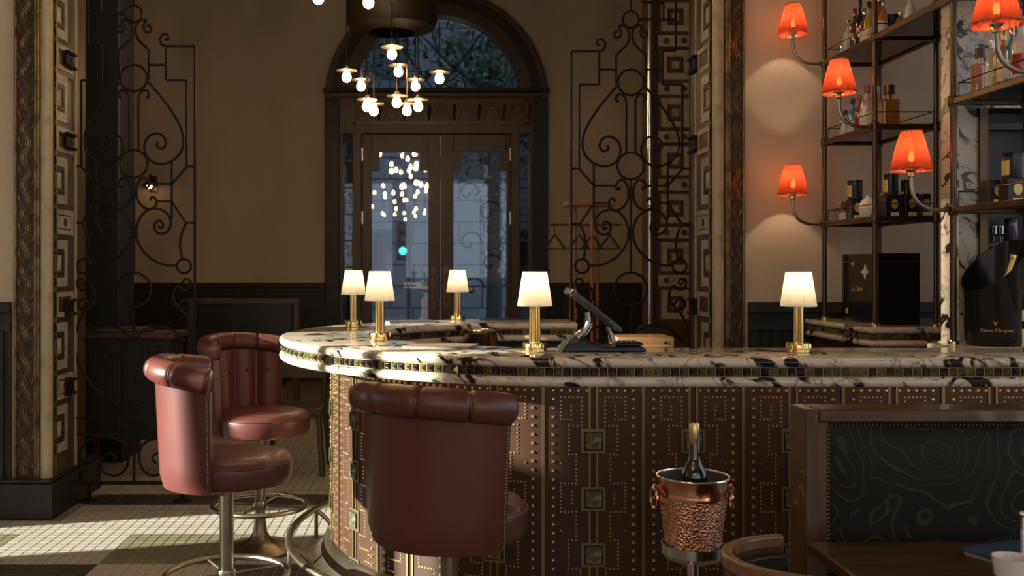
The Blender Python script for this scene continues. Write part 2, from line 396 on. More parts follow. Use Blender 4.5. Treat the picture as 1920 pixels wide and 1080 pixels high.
struct(wr_.build('wall_right', 'plaster', smooth=0), 'unseen plaster wall on the far right with windows added for daylight', 'wall')
wn_ = MB(); bx = [XL, -3.7, -1.3, -.9, 1.5, 1.9, 4.3, XR]
for i in range(0, 8, 2): wn_.box(bx[i], bx[i+1], YN-.2, YN, 0, ZC)
for i in range(1, 7, 2): wn_.box(bx[i], bx[i+1], YN-.2, YN, 0, 1.1); wn_.box(bx[i], bx[i+1], YN-.2, YN, 3.9, ZC)  # unseen openings added to give soft daylight from the viewer's side
struct(wn_.build('wall_front', 'plaster', smooth=0), 'unseen plaster wall behind the viewer with windows added for frontal daylight', 'wall')

# ---- partition wall with opening
mb = MB().box(XL, -2.39, YP0, YP1, 0, ZC).box(-2.39, OL-.02, YP0+.02, YP1, 0, ZC)
struct(mb.build('wall_partition_left', 'plaster', smooth=0), 'pale plaster wall left of the wide opening', 'wall')
mb = MB().box(1.748, XR, YP0, YP1, 0, ZC).box(OR_+.02, 1.748, YP0+.02, YP1, 0, ZC)
struct(mb.build('wall_partition_right', 'plaster', smooth=0), 'warm plaster wall behind the bar shelves right of the opening', 'wall')
struct(MB().box(OL-.02, OR_+.02, YP0, YP1, 4.75, ZC).build('wall_partition_top', 'plaster', smooth=0), 'plaster wall strip above the wide opening', 'wall')
def wainscot(name, label, x0, x1, yf, n_dir=-1, top=1.22):
    w = sempty(name, label, 'wainscot', ((x0+x1)/2, yf, 0)); d = .03*n_dir
    MB().box(x0, x1, min(yf, yf+d*.4), max(yf, yf+d*.4), .0, top-.05).build('panel', 'black_wood', w, smooth=0)
    MB().box(x0, x1, min(yf, yf+d*1.6), max(yf, yf+d*1.6), top-.06, top).build('cap_rail', 'black_wood', w, smooth=0, bevel=.006)
    MB().box(x0, x1, min(yf, yf+d*1.3), max(yf, yf+d*1.3), top-.16, top-.13).build('rail', 'black_wood', w, smooth=0)
    MB().box(x0, x1, min(yf, yf+d*1.6), max(yf, yf+d*1.6), 0, .16).build('skirting', 'black_wood', w, smooth=0)
    step = .06; n = int((x1-x0)/step); src = None
    for i in range(min(n, 280)):
        x = x0+step*(i+.5)
        if src is None: src = MB().box(-.018, .018, -abs(d), 0, .17, top-.17).mesh('batten', 0); src.materials.append(M['black_wood'])
        inst_mesh(src, 'batten', (x, yf, 0), w)
    return w
wainscot('trim_1', 'black panelled wainscot under the pale wall at the left edge', XL+.02, -2.41, YP0)
wainscot('trim_2', 'black battened wainscot on the wall behind the bar shelves', 1.77, 4.4, YP0)

# ---- carved door surround on both sides of the opening
def surround(name, label, xo, xi, m):
    """m=+1: opening lies to +x (left pier). xo outer edge, xi opening edge"""
    t = sempty(name, label, 'door surround', ((xo+xi)/2, YP0, 0))
    w0, w1 = min(xo, xi), max(xo, xi)
    zt = 4.7; zb = .22
    xc = xi-m*.033                      # cream half-round at the corner
    MB().lathe([(.033, zb), (.033, zt)], 20, (xc, YP0+.01, 0)).build('roll_moulding', 'cream_paint', t)
    MB().lathe([(.012, zb), (.012, zt)], 10, (xc-m*.044, YP0-.005, 0)).build('bead_moulding', 'gold_leaf', t)
    xw = (xo+xc-m*.05)/2; hw = abs(xo-(xc-m*.05))/2
    MB().box(xw-hw, xw+hw, YP0-.012, YP0+.03, zb, zt).build('carved_band', 'carved', t, smooth=0)
    for e_ in (-1, 1): MB().lathe([(.008, zb), (.008, zt)], 8, (xw+e_*(hw-.006), YP0-.016, 0)).build('edge_bead', 'gold_leaf', t)
    for k, (dx_, r_) in enumerate(((-.013, .0035), (0, .0055), (.013, .0035))):
        pts = [(xw+dx_+.015*math.sin(2*PI*z/.16), YP0-.014, z) for z in [zb+.02+i*.016 for i in range(int((zt-zb)/.016))]]
        MB().tube(pts, r_, 5).build('wave_carving', 'gold_leaf', t)
    i = 0; z = zb+.06; LF = MB().tube([(-.02, 0, -.03), (0, -.006, 0), (.004, 0, .035)], [.002, .008, .002], 6).mesh('carved_leaf'); LF.materials.append(M['gold_leaf'])
    while z < 3.0:
        o_ = inst_mesh(LF, 'carved_leaf', (xw+(hw-.022)*(-1 if i % 2 else 1), YP0-.012, z), t); o_.scale.x = -1 if i % 2 else 1; z += .08; i += 1
    # inlaid reveal
    MB().box(min(xi, xi-m*.02), max(xi, xi-m*.02), YP0+.04, YP1, 0, 4.7).build('reveal_board', 'tile_brown', t, smooth=0)
    MB().box(min(xi, xi+m*.008), max(xi, xi+m*.008), YP0+.045, YP0+.062, zb, zt).build('edge_strip', 'dull_brass', t, smooth=0)
    MB().box(min(xi, xi+m*.008), max(xi, xi+m*.008), YP1-.185, YP1-.165, zb, zt).build('edge_strip', 'cream_paint', t, smooth=0)
    ya, yb = YP0+.045, YP0+.225
    def boxes(lst, mt, nm, dpt=.006):
        q = MB(); x0_, x1_ = sorted((xi, xi+m*dpt))
        for (y0, y1, z0, z1) in lst: q.box(x0_, x1_, y0, y1, z0, z1)
        q.build(nm, mt, t, smooth=0)
    zc = 2.64+.48
    for k in range(7):
        z0 = zc-.48*k
        if z0 < .3: break
        yo, yi_, hh, w_ = YP0+.32, ya, .072, .028
        boxes([(yi_, yo, z0+hh-w_, z0+hh), (yi_, yo, z0-hh, z0-hh+w_), (yi_, yi_+.04, z0-hh+w_, z0+hh-w_), (yo-.03, yo, z0-hh+w_, z0+hh-w_)], 'tile_cream', 'stone_inlay')
        if k in (3, 5):
            yc = (yi_+yo)/2; boxes([(yi_+.055, yo-.045, z0-.036, z0+.036)], 'tile_cream', 'stone_inlay', .007)
            x2, x3 = sorted((xi+m*.007, xi+m*.012)); q = MB()
            q.prism([(yc+.024*math.cos(a*PI/8), z0+.024*math.sin(a*PI/8)) for a in range(16)], 'x', x2, x3); q.build('stone_dot', 'tile_brown', t)
        zb2 = z0-.24; hb, w_ = .135, .052
        boxes([(ya, yb, zb2+hb-w_, zb2+hb), (ya, yb, zb2-hb, zb2-hb+w_), (yb-w_*.75, yb, zb2-hb+w_, zb2+hb-w_)], 'tile_cream', 'stone_inlay')
        hb2, w2_ = .070, .018; yb2 = yb-w_*.75-.012
        boxes([(ya, yb2, zb2+hb2-w2_, zb2+hb2), (ya, yb2, zb2-hb2, zb2-hb2+w2_), (yb2-w2_, yb2, zb2-hb2+w2_, zb2+hb2-w2_)], 'carved', 'stone_inlay')
        yc = ya+.05; q = MB(); xe = xi+m*.016
        q.add([(xi, yc-.05, zb2-.045), (xi, yc+.05, zb2-.045), (xi, yc+.05, zb2+.045), (xi, yc-.05, zb2+.045), (xe, yc, zb2)], [(0, 1, 2, 3), (0, 1, 4), (1, 2, 4), (2, 3, 4), (3, 0, 4)])
        q.build('stone_inlay', 'cream_paint', t, smooth=0)
    # black plinth block
    a, b_ = sorted((xo-m*1.9, xi+m*.03))
    if m > 0: MB().box(max(a, XL+.01), b_, YP0-.08, YP1+.2, 0, .20).box(max(a, XL+.01), b_-.012, YP0-.065, YP1+.185, .20, .22).build('plinth', 'black_wood', t, smooth=0, bevel=.006)
    else: MB().box(a, min(b_, XR-.01), YP0-.06, YP1+.1, 0, .22).build('plinth', 'black_wood', t, smooth=0, bevel=.006)
    return t
surround('trim_3', 'carved and inlaid pillar trim at the left side of the opening', -2.39, OL, 1)
surround('trim_4', 'carved and inlaid pillar trim beside the bar at the right of the opening', 1.748, OR_, -1)

# ---- far wall with the arched doorway
CX = 0.0; AR, ZS = 1.325, 3.50
wb = MB().arch_wall(XL, XR, CX-AR, CX+AR, ZS, 0, ZC, YB, YB+.25, 28)
struct(wb.build('wall_back', 'plaster', smooth=0), 'brown plaster wall around the arched entrance', 'wall')
wainscot('trim_5', 'black battened wainscot on the far wall left of the arched doors', XL+.02, -1.38, YB)
wainscot('trim_6', 'black battened wainscot on the far wall right of the arched doors', 1.38, XR-.02, YB)
# arched casing
ca = sempty('trim_7', 'dark wooden arched casing with carved header around the entrance doors', 'door casing', (CX, YB, 0))
def arch_ring(r0, r1, y0, y1, zs=ZS, n=32):
    mb = MB()
    for i in range(n):
        a0, a1 = PI*i/n, PI*(i+1)/n
        q = [(CX+r*math.cos(a), zs+r*math.sin(a)) for (r, a) in ((r0, a0), (r1, a0), (r1, a1), (r0, a1))]
        mb.prism(q, 'y', y0, y1)
    return mb
arch_ring(1.20, 1.38, YB-.10, YB+.2).build('arch_moulding', 'black_wood', ca)
arch_ring(1.06, 1.20, YB-.05, YB+.2).build('arch_moulding', 'door_wood', ca)
arch_ring(1.30, 1.36, YB-.13, YB-.10).build('arch_bead', 'door_wood', ca)
for sgn in (-1, 1):
    a, b_ = sorted((sgn*1.38, sgn*1.20)); MB().box(a, b_, YB-.10, YB+.2, 0, ZS).build('jamb', 'black_wood', ca, smooth=0, bevel=.01)
    a, b_ = sorted((sgn*1.20, sgn*1.165)); MB().box(a, b_, YB-.05, YB+.2, 0, 3.1).build('jamb', 'door_wood', ca, smooth=0)
    a, b_ = sorted((sgn*1.045, sgn*.93)); MB().box(a, b_, YB-.06, YB+.2, 0, 3.1).build('jamb', 'door_wood', ca, smooth=0, bevel=.008)
MB().box(-1.22, 1.22, YB-.08, YB+.2, 3.08, 3.16).build('lintel', 'door_wood', ca, smooth=0)
MB().box(-1.22, 1.22, YB-.07, YB+.2, 3.16, 3.54).build('header', 'door_wood', ca, smooth=0)
MB().box(-1.40, 1.40, YB-.19, YB+.2, 3.58, 3.63).build('cornice', 'black_wood', ca, smooth=0, bevel=.012)
MB().box(-1.33, 1.33, YB-.14, YB+.2, 3.52, 3.58).build('cornice', 'door_wood', ca, smooth=0, bevel=.012)
# carved frieze
fr = MB()
for (x0, x1, z0, z1) in ((-1.03, 1.15, 3.19, 3.215), (-1.03, 1.15, 3.455, 3.48), (-1.03, -1.0, 3.19, 3.48), (1.12, 1.15, 3.19, 3.48)): fr.box(x0, x1, YB-.10, YB-.07, z0, z1)
fz = fr.build('frieze_frame', 'bronze', ca, smooth=0)
for i in range(7):
    x = -.86+i*.31
    q = MB(); q.tube(smoothpts([(x-.13, YB-.085, 3.24), (x-.06, YB-.09, 3.40), (x, YB-.09, 3.43), (x+.06, YB-.09, 3.40), (x+.13, YB-.085, 3.24)], 4), .014, 6)
    q.build('carved_leaf', 'bronze', ca)
    q = MB(); q.tube(smoothpts([(x+.155, YB-.075, 3.23), (x+.15, YB-.09, 3.32), (x+.16, YB-.09, 3.38), (x+.155, YB-.08, 3.44)], 4), [.005+.018*math.sin(PI*i/12) for i in range(13)], 7); q.build('carved_leaf', 'bronze', ca)
# fanlight
fw = sempty('window_1', 'half-round fanlight over the entrance doors showing trees outside', 'window', (CX, YB+.1, 3.63))
fp = MB(); fp.prism([(1.06*math.cos(PI*i/32), 3.56+1.06*math.sin(PI*i/32)) for i in range(33)], 'y', YB+.10, YB+.106); fp.build('pane', 'pane', fw, smooth=0)
for a in (.30, .70):
    MB().tube([(0, YB+.09, 3.6), (1.06*math.cos(PI*a), YB+.09, 3.56+1.06*math.sin(PI*a))], .010, 6).build('glazing_bar', 'black_wood', fw)
# sidelights
for sgn, nm, lb in ((-1, 'window_4', 'narrow sidelight with small panes left of the entrance doors'), (1, 'window_5', 'narrow sidelight with small panes right of the entrance doors')):
    a, b_ = sorted((sgn*1.165, sgn*1.045)); w = sempty(nm, lb, 'window', ((a+b_)/2, YB+.1, 0))
    for k in range(7):
        z0 = .75+k*.335; MB().box(a, b_, YB+.05, YB+.12, z0-.02, z0).build('glazing_bar', 'door_wood', w, smooth=0)
        MB().box(a, b_, YB+.08, YB+.086, z0, z0+.315).build('pane', 'side_pane', w, smooth=0)
    MB().box(a, b_, YB+.02, YB+.15, 0, .73).build('panel', 'door_wood', w, smooth=0)
# doors
def door(name, label, x0, x1, g0, g1, hx, hinge_x):
    t = sempty(name, label, 'door', ((x0+x1)/2, YB+.08, 0)); y0, y1 = YB+.03, YB+.09
    MB().box(x0, g0, y0, y1, 0, 3.08).build('stile', 'door_wood', t, smooth=0, bevel=.006); MB().box(g1, x1, y0, y1, 0, 3.08).build('stile', 'door_wood', t, smooth=0, bevel=.006)
    MB().box(g0, g1, y0, y1, 0, .58).build('kick_panel', 'door_wood', t, smooth=0, bevel=.006)
    MB().box(g0, g1, y0, y1, 2.86, 3.08).build('top_rail', 'door_wood', t, smooth=0, bevel=.006)
    MB().box(g0, g0+.10, y0, y1, 2.62, 2.86).build('stepped_corner', 'door_wood', t, smooth=0); MB().box(g1-.10, g1, y0, y1, 2.62, 2.86).build('stepped_corner', 'door_wood', t, smooth=0)
    MB().box(g0, g1, y0+.025, y0+.031, .58, 2.86).build('pane', 'door_pane', t, smooth=0)
    hd = MB().box(hx-.012, hx+.012, y0-.06, y0-.04, .98, 1.34).box(hx-.01, hx+.01, y0-.06, y0, 1.0, 1.03).box(hx-.01, hx+.01, y0-.06, y0, 1.29, 1.32).build('pull_handle', 'bronze', t, smooth=0, bevel=.004)
    MB().box(hx-.035, hx+.035, y0-.006, y0, .9, 1.42).build('push_plate', 'bronze', t, smooth=0)
    for z in (.5, 1.95, 2.75): MB().lathe([(.016, 0), (.016, .16)], 10, (hinge_x, y0-.012, z)).build('hinge', 'steel', t)
    return t
dl = door('door_1', 'left entrance door with a tall stepped glass pane', -.925, .045, -.81, -.10, -.025, -.925)
dr = door('door_2', 'right entrance door with a tall stepped glass pane', .055, .925, .215, .88, .12, .925)
# iron scrollwork behind the right door's glass
for (cx_, cz, r_) in ((.40, 2.35, .15), (.66, 2.1, .18), (.42, 1.72, .17), (.68, 1.45, .15), (.45, 1.15, .16)):
    pts = [(cx_+r_*(1-.11*k)*math.cos(.75*k), YB+.115, cz+r_*(1-.11*k)*math.sin(.75*k)) for k in range(10)]
    MB().tube(smoothpts(pts, 4), .011, 5).build('iron_scroll', 'iron', dr)

# ================================================================== OUTSIDE
struct(MB().box(-40, 40, YB+.3, 60, -.35, -.2).build('ground', 'ext_ground', smooth=0), 'grey street paving outside the entrance', 'ground')
YF = 26.
fa = thing('street_building', 'blue-grey stone building across the street seen through the doors', 'building', (0, YF, -.2))
MB().box(-8.4, 16, YF, YF+4, -.2, 15).build('wall', 'ext_dark', fa, smooth=0)
bs = MB().box(-.585, .585, -.06, 0, 0, .53).mesh('stone_block', 0); bs.materials.append(M['ext_stone'])
for j in range(26):
    for i in range(-4, 5):
        x = i*1.2+(.6 if j % 2 else 0)
        if abs(x-.9) < .55 and 7 <= j % 9: continue
        inst_mesh(bs, 'stone_block', (x, YF, -.2+j*.56), fa)
for k, (x, z) in enumerate(((-1.75, .9), (2.3, .9), (-1.2, 6.3), (1.9, 6.3))):
    w = MB().box(x-.45, x+.45, YF-.09, YF-.05, z, z+1.5).build('window', 'ext_dark', fa, smooth=0)
    MB().box(x-.36, x+.36, YF-.10, YF-.09, z+.1, z+1.4).build('pane', 'pane', w, smooth=0)
mb = MB().box(-14, -9, 13.2, 45, -.2, 17); tag(mb.build('sun_block_building', 'ext_stone', smooth=0), 'unseen tall stone block added left of the street to shade it', 'building')  # unseen block added to keep the sun off the street front
tl = thing('traffic_light', 'traffic light on a dark pole showing green outside the left door', 'traffic light', (-.70, 21, -.2))
MB().lathe([(.05, 0), (.05, 2.9)], 12, (-.57, 21, -.2)).build('pole', 'ext_dark', tl)
MB().box(-.83, -.57, 20.85, 21.05, 1.55, 2.35).build('housing', 'ext_dark', tl, smooth=0, bevel=.02)
for k, z in enumerate((1.75, 1.97, 2.19)): MB().sphere((-.70, 20.86, z), .085, 12, 8).build('lens', 'signal_green' if k == 0 else 'ext_dark', tl)
MB().box(-1.12, -.93, 20.9, 21.0, 1.7, 2.2).build('control_box', 'ext_dark', tl, smooth=0)
def tree(name, label, x, y, h, seed, n, rx, rz, zc):
    rnd = random.Random(seed); t = thing(name, label, 'tree', (x, y, -.2), group=None)
    MB().tube([(x, y, -.2), (x+.05, y, h*.4), (x-.04, y, h*.7), (x+.1, y, h)], [.16, .13, .1, .03], 8).build('trunk', 'bark', t)
    for k in range(9):
        a = rnd.uniform(0, 2*PI); z0 = rnd.uniform(h*.5, h*.8); L = rnd.uniform(.8, 1.7)
        MB().tube([(x, y, z0), (x+L*.5*math.cos(a), y+L*.5*math.sin(a), z0+.4), (x+L*math.cos(a), y+L*math.sin(a), z0+1.1)], [.05, .03, .012], 5).build('branch', 'bark', t)
    mb = MB()
    for k in range(n):
        u = Vector((rnd.gauss(0, .5)*rx, rnd.gauss(0, .5)*rx, rnd.gauss(0, .5)*rz))+Vector((x, y, zc)); s_ = rnd.uniform(.05, .12)
        d1 = Vector((rnd.gauss(0, 1), rnd.gauss(0, 1), rnd.gauss(0, 1))).normalized(); d2 = d1.orthogonal().normalized()
        mb.add([u-d1*s_, u+d2*s_*.5, u+d1*s_, u-d2*s_*.5], [(0, 1, 2, 3)])
    mb.build('foliage', 'leaf', t, smooth=0, kind='stuff')
tree('street_tree', 'dark leafy tree outside filling the right of the fanlight', 1.0, 17.5, 6.2, 3, 2200, 1.25, 1.9, 4.9)
tree('street_tree', 'bare-branched thin tree outside left of the fanlight centre', -1.9, 22.5, 6.6, 8, 700, 1.0, 1.8, 6.0)

# ================================================================== FAR ROOM
# dark painted pillar behind the left gate
pl = thing('pillar', 'dark navy square pillar behind the left iron screen', 'pillar', (-2.42, 7.4, 0))
MB().box(-2.68, -2.31, 7.25, 7.62, 0, ZC).build('shaft', 'navy_paint', pl, smooth=0, bevel=.01)
MB().box(-2.72, -2.27, 7.21, 7.66, 0, .2).build('base', 'navy_paint', pl, smooth=0, bevel=.01)
# tiled pier on the right
tp = thing('tiled_pier', 'pier faced with concentric-square brown and cream tiles behind the right iron screen', 'pier', (1.92, 8.1, 0))
YT = 8.0; sT = F/YT
MB().box(1.735, 2.30, YT+.02, YT+.4, 0, ZC).build('core', 'tile_brown', tp, smooth=0)
MB().box(1.70, 2.32, YT-.02, YT+.4, 0, .93).build('dado', 'dark_wood', tp, smooth=0, bevel=.008)
MB().lathe([(.026, .95), (.026, 1.9), (.034, 1.91), (.034, 1.95), (.026, 1.96), (.026, 5.2)], 14, (1.715, YT-.01, 0)).build('colonette', 'steel', tp)
xc = 1.925
for k in range(11):
    z = 1.115+.386*k
    for (r0, r1, mt, d) in ((.140, .118, 'tile_brown', .012), (.118, .066, 'tile_cream', .006), (.056, .030, 'tile_brown', .012), (.030, 0, 'tile_cream', .008)):
        q = MB()
        if r1 == 0: q.box(xc-r0, xc+r0, YT+.02-d, YT+.02, z-r0, z+r0)
        else:
            q.box(xc-r0, xc+r0, YT+.02-d, YT+.02, z-r0, z-r1).box(xc-r0, xc+r0, YT+.02-d, YT+.02, z+r1, z+r0).box(xc-r0, xc-r1, YT+.02-d, YT+.02, z-r1, z+r1).box(xc+r1, xc+r0, YT+.02-d, YT+.02, z-r1, z+r1)
        q.build('tile', mt, tp, smooth=0)
    zz = z+.193
    MB().box(xc-.14, xc+.14, YT+.012, YT+.02, zz-.046, zz+.046).build('tile', 'tile_cream', tp, smooth=0)
    for sx in (-.07, .07): MB().prism([(xc+sx+.024*math.cos(a*PI/8), zz+.024*math.sin(a*PI/8)) for a in range(16)], 'y', YT+.006, YT+.012).build('tile_dot', 'tile_brown', tp)
for x in (1.752, 2.09): MB().box(x-.012, x+.012, YT+.0, YT+.02, .95, ZC).build('border_strip', 'dark_wood', tp, smooth=0)

# sideboard behind the left gate
sb = thing('sideboard', 'dark wooden sideboard with carved legs behind the left iron screen', 'sideboard', (-2.27, 7.0, 0))
MB().box(-2.50, -1.78, 6.75, 7.15, .93, .97).build('top', 'dark_wood', sb, smooth=0, bevel=.006)
MB().box(-2.47, -1.81, 6.78, 7.12, .24, .93).build('body', 'black_wood', sb, smooth=0)
MB().box(-2.46, -2.15, 6.765, 6.78, .28, .88).build('door', 'black_wood', sb, smooth=0, bevel=.005); MB().box(-2.13, -1.82, 6.765, 6.78, .28, .88).build('door', 'black_wood', sb, smooth=0, bevel=.005)
for x in (-2.45, -1.86):
    for y in (6.79, 7.08): MB().box(x, x+.04, y, y+.04, 0, .24).build('leg', 'dark_wood', sb, smooth=0)
bo = thing('leather_folder', 'long dark folder lying tilted on the sideboard', 'folder', (-2.2, 6.95, .97))
MB().obox((-2.2, 6.95, .985), (.44, .28, .022), Matrix.Rotation(.25, 3, 'Z')).build('cover', 'black_satin', bo, smooth=0, bevel=.004)
MB().obox((-2.2, 6.95, .9985), (.36, .02, .005), Matrix.Rotation(.25, 3, 'Z')).build('spine_band', 'tablet_grey', bo, smooth=0)
# far settee and chair
st = thing('settee', 'dark upholstered settee with a square wooden back near the far wall', 'sofa', (-2.0, 9.5, 0))
MB().box(-2.35, -1.38, 9.62, 9.74, .42, 1.08).build('backrest', 'black_leather', st, smooth=0, bevel=.02)
for (x0, x1, z0, z1) in ((-2.40, -1.33, 1.06, 1.11), (-2.40, -2.35, .1, 1.06), (-1.38, -1.33, .1, 1.06)): MB().box(x0, x1, 9.60, 9.76, z0, z1).build('back_frame', 'dark_wood', st, smooth=0, bevel=.006)
MB().box(-2.35, -1.38, 9.05, 9.62, .32, .46).build('seat', 'black_leather', st, smooth=0, bevel=.03)
for x in (-2.38, -1.40):
    MB().box(x, x+.05, 9.04, 9.09, 0, .32).build('leg', 'dark_wood', st, smooth=0); MB().box(x, x+.05, 9.7, 9.75, 0, .12).build('leg', 'dark_wood', st, smooth=0)
ch = thing('dining_chair', 'small dark wooden chair standing beyond the bar stools', 'chair', (-.98, 6.95, 0))
MB().box(-1.18, -.78, 6.75, 7.15, .40, .46).build('seat', 'dark_wood', ch, smooth=0, bevel=.012)
MB().box(-1.18, -.78, 7.11, 7.15, .62, .92).build('backrest', 'dark_wood', ch, smooth=0, bevel=.01)
for x in (-1.16, -.80):
    MB().tube([(x*1.0, 6.78, .41), (x+(-.03 if x < -1 else .03), 6.74, 0)], .02, 6).build('leg', 'dark_wood', ch); MB().tube([(x, 7.13, .63), (x, 7.13, .41), (x+(-.03 if x < -1 else .03), 7.17, 0)], .018, 6).build('leg', 'dark_wood', ch)
# wall lamp on the far wall
wlp = thing('wall_lamp', 'small lit wall lamp with a tilted shade behind the left iron screen', 'lamp', (-3.53, YB, 2.35))
MB().box(-3.58, -3.48, YB-.02, YB, 2.35, 2.55).build('back_plate', 'bronze', wlp, smooth=0, bevel=.005)
MB().tube(smoothpts([(-3.53, YB-.02, 2.5), (-3.53, YB-.16, 2.56), (-3.53, YB-.2, 2.47)], 5), .012, 6).build('arm', 'bronze', wlp)
MB().lathe([(.11, 0), (.03, .07)], 16, (-3.53, YB-.2, 2.41), caps=False).build('shade', 'bronze', wlp)
MB().sphere((-3.53, YB-.2, 2.415), .035, 10, 6).build('bulb', 'bulb_small', wlp)
# coat stand
cs = thing('coat_stand', 'wooden coat stand with hangers behind the right iron screen', 'coat stand', (1.30, 9.0, 0))
sY = 9.0
for (x, y) in ((1.21, 8.95), (1.40, 8.95), (1.48, 9.15), (1.28, 9.15)): MB().tube([(x, y, 0), (x, y, 1.98)], .014, 8).build('post', 'honey_wood', cs)
MB().box(1.17, 1.62, 8.90, 9.2, 1.97, 2.02).build('top', 'honey_wood', cs, smooth=0, bevel=.006)
MB().box(1.19, 1.50, 8.93, 9.17, .25, .28).build('shelf', 'dark_wood', cs, smooth=0)
MB().tube([(1.03, 9.05, 1.80), (1.68, 9.05, 1.80)], .010, 6).build('rod', 'dark_wood', cs)
for k, (x, z) in enumerate(((1.08, 1.80), (1.30, 1.80), (1.42, 1.80), (1.58, 1.80))):
    hg = thing('coat_hanger', ['wooden hanger at the left end of the coat stand rod', 'second hanger from the left on the coat stand rod', 'third hanger from the left on the coat stand rod', 'wooden hanger at the right end of the coat stand rod'][k], 'hanger', (x, 9.05, z), group='hangers on the coat stand')
    MB().tube(smoothpts([(x, 9.05, z-.02), (x+.012, 9.05, z+.012), (x, 9.05, z+.016), (x-.01, 9.05, z-.0), (x, 9.05, z-.08)], 3), .003, 5).build('hook', 'iron', hg)
    MB().tube([(x-.11, 9.0+.0, z-.22), (x, 9.05, z-.09), (x+.10, 9.10, z-.22)], .011, 6).build('shoulder_bar', 'dark_wood', hg)
    MB().tube([(x-.11, 9.0, z-.22), (x+.10, 9.10, z-.22)], .007, 6).build('trouser_bar', 'dark_wood', hg)

# ================================================================== CHANDELIERS
def bulb_prof(): return [(.010, .062), (.016, .05), (.030, .028), (.037, .005), (.036, -.014), (.026, -.031), (.010, -.039)]
PB = MB().lathe(bulb_prof(), 12, (0, 0, 0)).mesh('bulb'); PB.materials.append(M['bulb'])
PS = MB().lathe([(.016, .095), (.02, .07), (.085, .062), (.088, .056), (.02, .056)], 18).mesh('shade'); PS.materials.append(M['dull_brass'])
def chandelier(label, cx, cy, ztop, zring, pend, rdrum=.40):
    t = thing('chandelier', label, 'chandelier', (cx, cy, zring), group='pendant bulb chandeliers')
    MB().lathe([(rdrum*.5, 0), (rdrum*.93, .04), (rdrum, .10), (rdrum, .42), (rdrum*.96, .42), (rdrum*.96, .12), (rdrum*.5, .03)], 32, (cx, cy, zring), caps=False).build('drum', 'dark_bronze', t)
    for a in range(3):
        q = 2*PI*a/3; MB().tube([(cx+rdrum*.95*math.cos(q), cy+rdrum*.95*math.sin(q), zring+.4), (cx, cy, ztop)], .008, 5).build('rod', 'bronze', t)
    MB().lathe([(.12, 0), (.12, -.04), (.05, -.08)], 16, (cx, cy, ztop)).build('ceiling_rose', 'bronze', t)
    for (x, y, z) in pend:
        s_ = inst_mesh(PS, 'shade', (x, y, z), t)
        b_ = bpy.data.objects.new('bulb', PB); COL.objects.link(b_); b_.parent = s_
        zt = max(zring+.1, z+.3)
        MB().tube([(x, y, z+.09), (x, y, zt)], .006, 5).build('cord', 'bronze', t)
    return t
pend = []
for (px, py, Y) in ((650, 145, 8.35), (677, 162, 8.7), (701, 208, 8.5), (688, 200, 8.3), (735, 102, 7.9), (747, 135, 8.6), (744, 193, 8.45), (763, 208, 8.6), (779, 162, 8.75), (784, 200, 8.35), (824, 148, 8.5)):
    pend.append(tuple(P(px, py, Y)))
chandelier('bronze chandelier of hanging bare bulbs seen in front of the arched doors', -.38, 8.5, ZC, P(735, 62, 8.5).z, pend, .39)
def ringp(cx, cy, z0, n, r0, seed):
    rnd = random.Random(seed); o = []
    for i in range(n):
        a = 2*PI*i/n; r_ = r0*(1 if i % 2 else .55); o.append((cx+r_*math.cos(a), cy+r_*math.sin(a), z0+rnd.choice((0, .12, .25, .4))))
    return o
c2 = [tuple(P(597, -3, 6.9)), tuple(P(691, 5, 6.85))]+[(-.75+.4*math.cos(a), 6.9+.3*math.sin(a), 3.45+.05*math.cos(3*a)) for a in (.5, 1.2, 2.3, 3.0, 3.9, 5.3, 5.9)]
chandelier('bronze bulb chandelier just above the picture with two bulbs showing at the top edge', -.6, 6.9, ZC, 4.0, c2)
chandelier('bronze bulb chandelier hanging over the bar, seen only reflected in the door glass', -.55, 4.3, ZC, 3.7, ringp(-.55, 4.3, 2.95, 12, .62, 4))
chandelier('bronze bulb chandelier over the front of the room, seen only reflected in the door glass', -.75, .8, ZC, 3.7, ringp(-.75, .8, 2.85, 12, .9, 9))
chandelier('bronze bulb chandelier hanging furthest from the doors, seen only as a reflection', -.6, -2.6, ZC, 3.7, ringp(-.6, -2.6, 2.75, 12, 1.0, 13))

